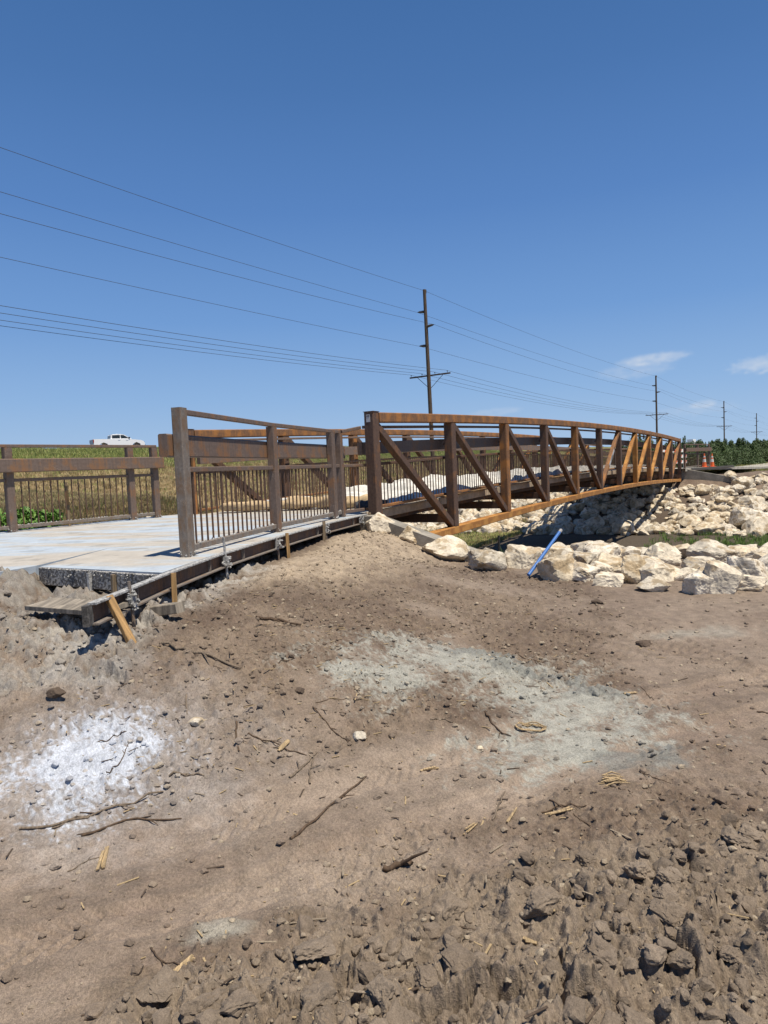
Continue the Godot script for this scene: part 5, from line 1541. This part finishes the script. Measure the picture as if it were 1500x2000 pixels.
# ------------------------------------------------------------------ sticks, chips, stones and clods
func build_debris():
	var rs := RandomNumberGenerator.new(); rs.seed = 99
	var G := "stick_grey"; var B := "stick_brown"
	var list := [
		[G, 0.016, "thick straight grey stick lying below the steel form", -1.43, -4.21, -1.17, -4.12, -0.90, -4.03], [B, 0.005, "short curved twig right of the thick grey stick", -0.72, -4.02, -0.68, -4.13, -0.60, -4.22],
		[G, 0.010, "long thin branch along the lower edge of the white powder", -1.59, -2.79, -1.31, -2.88, -1.06, -3.04], [G, 0.006, "side shoot lying against the long branch", -1.46, -2.81, -1.37, -2.87, -1.30, -2.89],
		[B, 0.009, "dark bent branch just below the long thin one", -1.32, -2.76, -1.14, -2.85, -0.93, -2.86], [G, 0.009, "short grey stick right of the white powder", -1.06, -3.14, -0.97, -3.13, -0.89, -3.12],
		[B, 0.010, "long dark branch in the lower middle, pointing up right", -0.43, -2.67, -0.32, -2.89, -0.14, -3.19], [B, 0.009, "short dark stick pointing straight away, left of the twig tangle", -0.82, -3.54, -0.81, -3.43, -0.77, -3.32],
		[B, 0.007, "crooked twig at the left of the tangle in the middle", -0.75, -3.47, -0.64, -3.41, -0.44, -3.32], [G, 0.011, "pale forked branch in the middle of the tangle", -0.50, -3.14, -0.44, -3.23, -0.39, -3.36],
		[G, 0.008, "right prong beside the pale forked branch", -0.40, -3.11, -0.41, -3.19, -0.40, -3.30], [B, 0.006, "long sinuous root at the top of the tangle", -0.44, -3.73, -0.32, -3.56, -0.23, -3.46],
		[B, 0.004, "thin straight twig at the top of the tangle", -0.43, -3.78, -0.34, -3.83, -0.24, -3.86], [G, 0.007, "small crooked twig above the white stone chip", -1.15, -3.76, -1.13, -3.68, -1.10, -3.60],
		[B, 0.020, "dark rotten branch on a small mound below the railing", -0.94, -4.83, -0.81, -4.92, -0.63, -4.88], [B, 0.005, "hooked thin twig near the bottom left", -0.80, -2.09, -0.76, -2.03, -0.68, -1.99],
		[B, 0.005, "dark twig on the upper part of the white powder", -1.48, -3.35, -1.41, -3.40, -1.36, -3.42], [B, 0.005, "curved twig on the right of the white powder", -1.35, -3.12, -1.32, -3.24, -1.33, -3.36],
		[G, 0.004, "thin straw-like twig above the yellow splinter", -1.29, -2.57, -1.24, -2.62, -1.18, -2.64], [B, 0.008, "dark twig at the top edge of the green-grey slurry", 0.94, -5.07, 1.06, -4.93, 1.15, -4.94],
		[B, 0.009, "dark stick left of the looped fibre", 0.53, -3.85, 0.56, -3.70, 0.63, -3.61], [G, 0.007, "short pale twig left of the slurry", 0.21, -3.74, 0.27, -3.76, 0.33, -3.73],
		[G, 0.008, "pale bent twig in the lower centre, upright one", 0.40, -2.81, 0.45, -2.94, 0.50, -3.06], [B, 0.006, "dark twig lying over the tan splinter, lower right", 0.62, -2.87, 0.72, -2.89, 0.82, -2.87],
		[B, 0.005, "dark twig crossing the other at the tan splinter", 0.67, -2.93, 0.73, -2.84, 0.79, -2.73], [B, 0.020, "dark flat bark piece in the lower middle", -0.06, -2.51, 0.00, -2.53, 0.05, -2.53],
		[B, 0.004, "thin twig right of the slurry", 1.60, -4.33, 1.61, -4.22, 1.60, -4.11], [B, 0.004, "thin twig below the slurry at the tyre mark", 1.16, -3.17, 1.20, -3.10, 1.26, -3.05], [B, 0.007, "dark twig at the right picture edge", 2.11, -3.89, 2.15, -3.88, 2.20, -3.87]]
	for q in list:
		q[1] *= 0.62
		var pts := []; var rr := []
		var P := [Vector2(q[3], q[4]), Vector2(q[5], q[6]), Vector2(q[7], q[8])]
		var n := 9
		for k in n + 1:
			var f := float(k) / n
			var p: Vector2 = P[0].lerp(P[1], f * 2.0) if f < 0.5 else P[1].lerp(P[2], f * 2.0 - 1.0)
			p += Vector2(rs.randfn(), rs.randfn()) * q[1] * 0.45
			var y := maxf(ground_y(p.x, p.y), ground_y(p.x, p.y + 0.02))
			pts.append(Vector3(p.x, y + q[1] * rs.randf_range(0.5, 1.1), p.y))
			rr.append(q[1] * lerpf(1.0, 0.6, f) * rs.randf_range(0.85, 1.15))
		var st := begin(); tube(st, pts, rr, 7)
		if q[1] < 0.015:
			var k := rs.randi_range(3, 6)
			var e: Vector3 = (pts[k + 1] - pts[k]).rotated(Vector3.UP, 0.7 if rs.randf() < 0.5 else -0.7).normalized() * q[1] * 12.0
			tube(st, [pts[k], pts[k] + e * 0.5 + Vector3(0, 0.005, 0), pts[k] + e], [q[1] * 0.6, q[1] * 0.5, q[1] * 0.25], 5)
		tag(put("stick", st.commit(), M[q[0]]), q[2], "stick", "sticks on the mud")
	# pale splinters
	var chips := [[-1.16, -2.56, -1.19, -2.70, 0.022, "yellow splintered wood chip below the bent branch"], [-0.71, -1.93, -0.64, -2.03, 0.016, "straight yellow wood splinter near the bottom"], [1.44, -4.19, 1.54, -4.23, 0.022, "brown wood chip right of the slurry"], [1.64, -3.43, 1.70, -3.41, 0.012, "tiny yellow chip at the right"], [0.62, -2.83, 0.76, -2.83, 0.012, "tan splinter under the crossed twigs"], [0.38, -2.09, 0.42, -2.07, 0.02, "small orange chip among the clods"], [0.26, -2.69, 0.33, -2.80, 0.010, "pale curved splinter, left one of the pair in the lower centre"], [0.46, -2.79, 0.52, -2.88, 0.010, "pale curved splinter, right one of the pair in the lower centre"], [0.12, -3.25, 0.21, -3.27, 0.014, "faint tan splinter on the tyre mark"], [-0.58, -3.34, -0.53, -3.44, 0.018, "yellow broken chip above the forked branch"]]
	for c in chips:
		var a := Vector3(c[0], 0, c[1]); var b := Vector3(c[2], 0, c[3])
		var st := begin()
		for k in 3:
			var o: Vector3 = Vector3(rs.randfn(), 0, rs.randfn()) * c[4] * 0.35
			var p: Vector3 = a.lerp(b, rs.randf() * 0.25) + o; var q: Vector3 = a.lerp(b, 0.75 + rs.randf() * 0.25) + o * 0.6
			p.y = ground_y(p.x, p.z) + 0.008; q.y = ground_y(q.x, q.z) + 0.010
			beam(st, p, q, c[4] * rs.randf_range(0.5, 0.8), 0.006, Vector3(rs.randfn() * 0.2, 1, rs.randfn() * 0.2), 0.001)
		tag(put("wood_chip", st.commit(), M.chip), c[5], "wood chip", "pale wood chips on the mud")
	# fibre loop and bunch
	var st := begin()
	for k in 3:
		var pts := []; var rr := []
		for j in 15:
			var an := TAU * j / 14.0
			var x := 0.76 + cos(an) * (0.075 + k * 0.005) + rs.randfn() * 0.003; var z := -3.72 + sin(an) * (0.04 + k * 0.006) + rs.randfn() * 0.003
			pts.append(Vector3(x, ground_y(x, z) + 0.008 + k * 0.003, z)); rr.append(0.004)
		tube(st, pts, rr, 5)
	tag(put("bark_loop", st.commit(), M.chip), "looped strip of yellow bark fibre on the slurry", "bark strip")
	st = begin()
	for k in 12:
		var x := 0.94 + rs.randf() * 0.03; var z := -3.06 + rs.randfn() * 0.02
		tube(st, [Vector3(x, ground_y(x, z) + 0.012, z), Vector3(x + 0.05, ground_y(x + 0.05, z) + 0.02, z + rs.randfn() * 0.01), Vector3(x + 0.09, ground_y(x + 0.09, z) + 0.012, z + rs.randfn() * 0.015)], [0.0035, 0.004, 0.002], 5)
	tag(put("bark_fibres", st.commit(), M.chip), "bunch of tan bark fibres at the lower edge of the slurry", "bark fibres")
	# a few single stones
	var pm := [rock_mesh(800, 2, 0.07), rock_mesh(801, 2, 0.07), rock_mesh(802, 2, 0.07)]
	var stones := [[-1.03, -3.52, 0.075, "rock3", "flat white stone chip right of the white powder"], [2.07, -6.72, 0.12, "clod", "dark clod on the dirt before the rock line"], [2.04, -5.40, 0.13, "clod", "dark rough clod at the right of the tyre marks"], [-0.18, -3.50, 0.09, "rock2", "grey crumpled leaf-like stone at the right of the tangle"], [-1.82, -3.65, 0.10, "clod", "brown clod above the white powder"], [-0.53, -3.87, 0.07, "clod", "clod above the sinuous root"], [0.45, -3.51, 0.045, "rock1", "small cream stone left of the lower slurry"]]
	for q in stones:
		var o := put("stone", pm[rs.randi() % 3], M[q[3]])
		o.transform = Transform3D(Basis(Vector3.UP, rs.randf() * TAU).scaled(Vector3(q[2], q[2] * 0.55, q[2] * 0.8)), Vector3(q[0], ground_y(q[0], q[1]) + q[2] * 0.12, q[1]))
		tag(o, q[4], "stone", "single stones on the mud")
		if q[3] == "clod": o.material_override = M.clod_dark if M.has("clod_dark") else dark_clod()
	# pebbles and crumbs
	var peb := []; var pc := []
	while peb.size() < 14000:
		var r := 1.3 + pow(rs.randf(), 0.8) * 10.0
		var an := deg_to_rad(rs.randf_range(-34, 34))
		var x := sin(an) * r; var z := -cos(an) * r
		var px := x - V1.x; var pz := z - V1.z
		if px * D.x + pz * D.z > -1.2 and x > 0.5: continue
		if x < -1.6 and z < -5.4: continue
		var d := (x + 1.79) * 0.9768 + (z + 4.08) * 0.2143
		if d < 0.0 and z < -5.0: continue
		var w := (0.0035 + pow(rs.randf(), 5.0) * 0.022) * (1.0 + r * 0.06)
		if rs.randf() < smooth_mask(x, z) * 0.75: continue
		peb.append(Transform3D(Basis.from_euler(Vector3(rs.randf(), rs.randf() * TAU, rs.randf())).scaled(Vector3(w * 1.2, w * 0.75, w)), Vector3(x, ground_y(x, z) + w * 0.12, z)))
		var g := ground_color(x, z)
		pc.append(g.lerp(Color(0.52, 0.44, 0.33), rs.randf() * 0.9) if rs.randf() < 0.45 else g * rs.randf_range(0.75, 1.1))
	tag(multi("pebbles", rock_mesh(810, 1, 0.06), M.clod, peb, pc), "scattered pebbles and crumbs on the mud", "pebbles")
	var straw := []; var sc := []
	while straw.size() < 1500:
		var x := rs.randf_range(-1.8, 2.2); var z := rs.randf_range(-6.5, -1.6)
		if rs.randf() < smooth_mask(x, z) * 0.8 or mud_mask(x, z) > 0.5: continue
		if rs.randf() > 0.35 + ss(0.9, 0.2, absf(x + 0.4)) * 0.65: continue
		var L := 0.008 + pow(rs.randf(), 3.0) * 0.085
		straw.append(Transform3D(Basis.from_euler(Vector3(rs.randf_range(-0.15, 0.15), rs.randf() * TAU, rs.randf_range(-0.15, 0.15))) * Basis.from_scale(Vector3(L, 0.003, 0.003 + L * 0.05)), Vector3(x, ground_y(x, z) + 0.004, z)))
		sc.append(Color(0.50, 0.38, 0.22) if rs.randf() < 0.4 else (Color(0.34, 0.28, 0.21) if rs.randf() < 0.4 else Color(0.12, 0.085, 0.06)))
	tag(multi("straw", bar(Vector3(-0.5, 0, 0), Vector3(0.5, 0, 0), 1.0, 1.0, Vector3.UP, 0.1), M.clod, straw, sc), "bits of straw and bark strewn over the mud", "straw")
	var cl := [[], [], []]; var cc := [[], [], []]
	var made := 0
	while made < 2600:
		var x := rs.randf_range(-3.4, 2.6); var z := rs.randf_range(-6.2, -1.25)
		var w := 0.0
		var m := rough_mask(x, z); var q := mud_mask(x, z)
		if rs.randf() < m: w = 0.008 + pow(rs.randf(), 5.0) * 0.06
		elif rs.randf() < q * 0.4 and z > -6.0: w = 0.010 + pow(rs.randf(), 4.0) * 0.05
		elif rs.randf() < 0.05: w = 0.010 + pow(rs.randf(), 3.0) * 0.03
		if w == 0.0: continue
		if x < -1.8 and z < -5.5: continue
		made += 1
		var k := rs.randi() % 3
		cl[k].append(Transform3D(Basis.from_euler(Vector3(rs.randf_range(-0.6, 0.6), rs.randf() * TAU, rs.randf_range(-0.6, 0.6))) * Basis.from_scale(Vector3(w * 1.25, w * rs.randf_range(0.6, 0.95), w)), Vector3(x, ground_y(x, z) + w * 0.16, z)))
		cc[k].append(ground_color(x, z) * rs.randf_range(0.85, 1.12))
	# a few big flat plates of turned earth
	var plates := []; var plc := []
	while plates.size() < 90:
		var x := rs.randf_range(-0.9, 2.4); var z := rs.randf_range(-2.7, -1.3)
		if rough_edge(x, z) < 0.15: continue
		var w := rs.randf_range(0.05, 0.13)
		plates.append(Transform3D(Basis.from_euler(Vector3(rs.randf_range(-0.4, 0.4), rs.randf() * TAU, rs.randf_range(-0.4, 0.4))) * Basis.from_scale(Vector3(w * 1.35, w * rs.randf_range(0.4, 0.7), w)), Vector3(x, ground_y(x, z) + w * 0.10, z)))
		plc.append(ground_color(x, z) * rs.randf_range(0.92, 1.12))
	tag(multi("earth_plates", rock_mesh(830, 3, 0.13), M.clod, plates, plc), "largest flat lumps of turned earth at the bottom right", "clods")
	for k in 3:
		tag(multi("clods", rock_mesh(820 + k, 2, 0.10), M.clod, cl[k], cc[k]), ["lumpy clods of churned earth in the foreground, larger ones", "rounded clods of churned earth in the foreground", "flaky clods of churned earth in the foreground"][k], "clods")

func dark_clod() -> Material:
	var m := (M.clod as StandardMaterial3D).duplicate()
	m.vertex_color_use_as_albedo = false
	m.albedo_color = lin(0.13, 0.095, 0.07)
	M["clod_dark"] = m
	return m
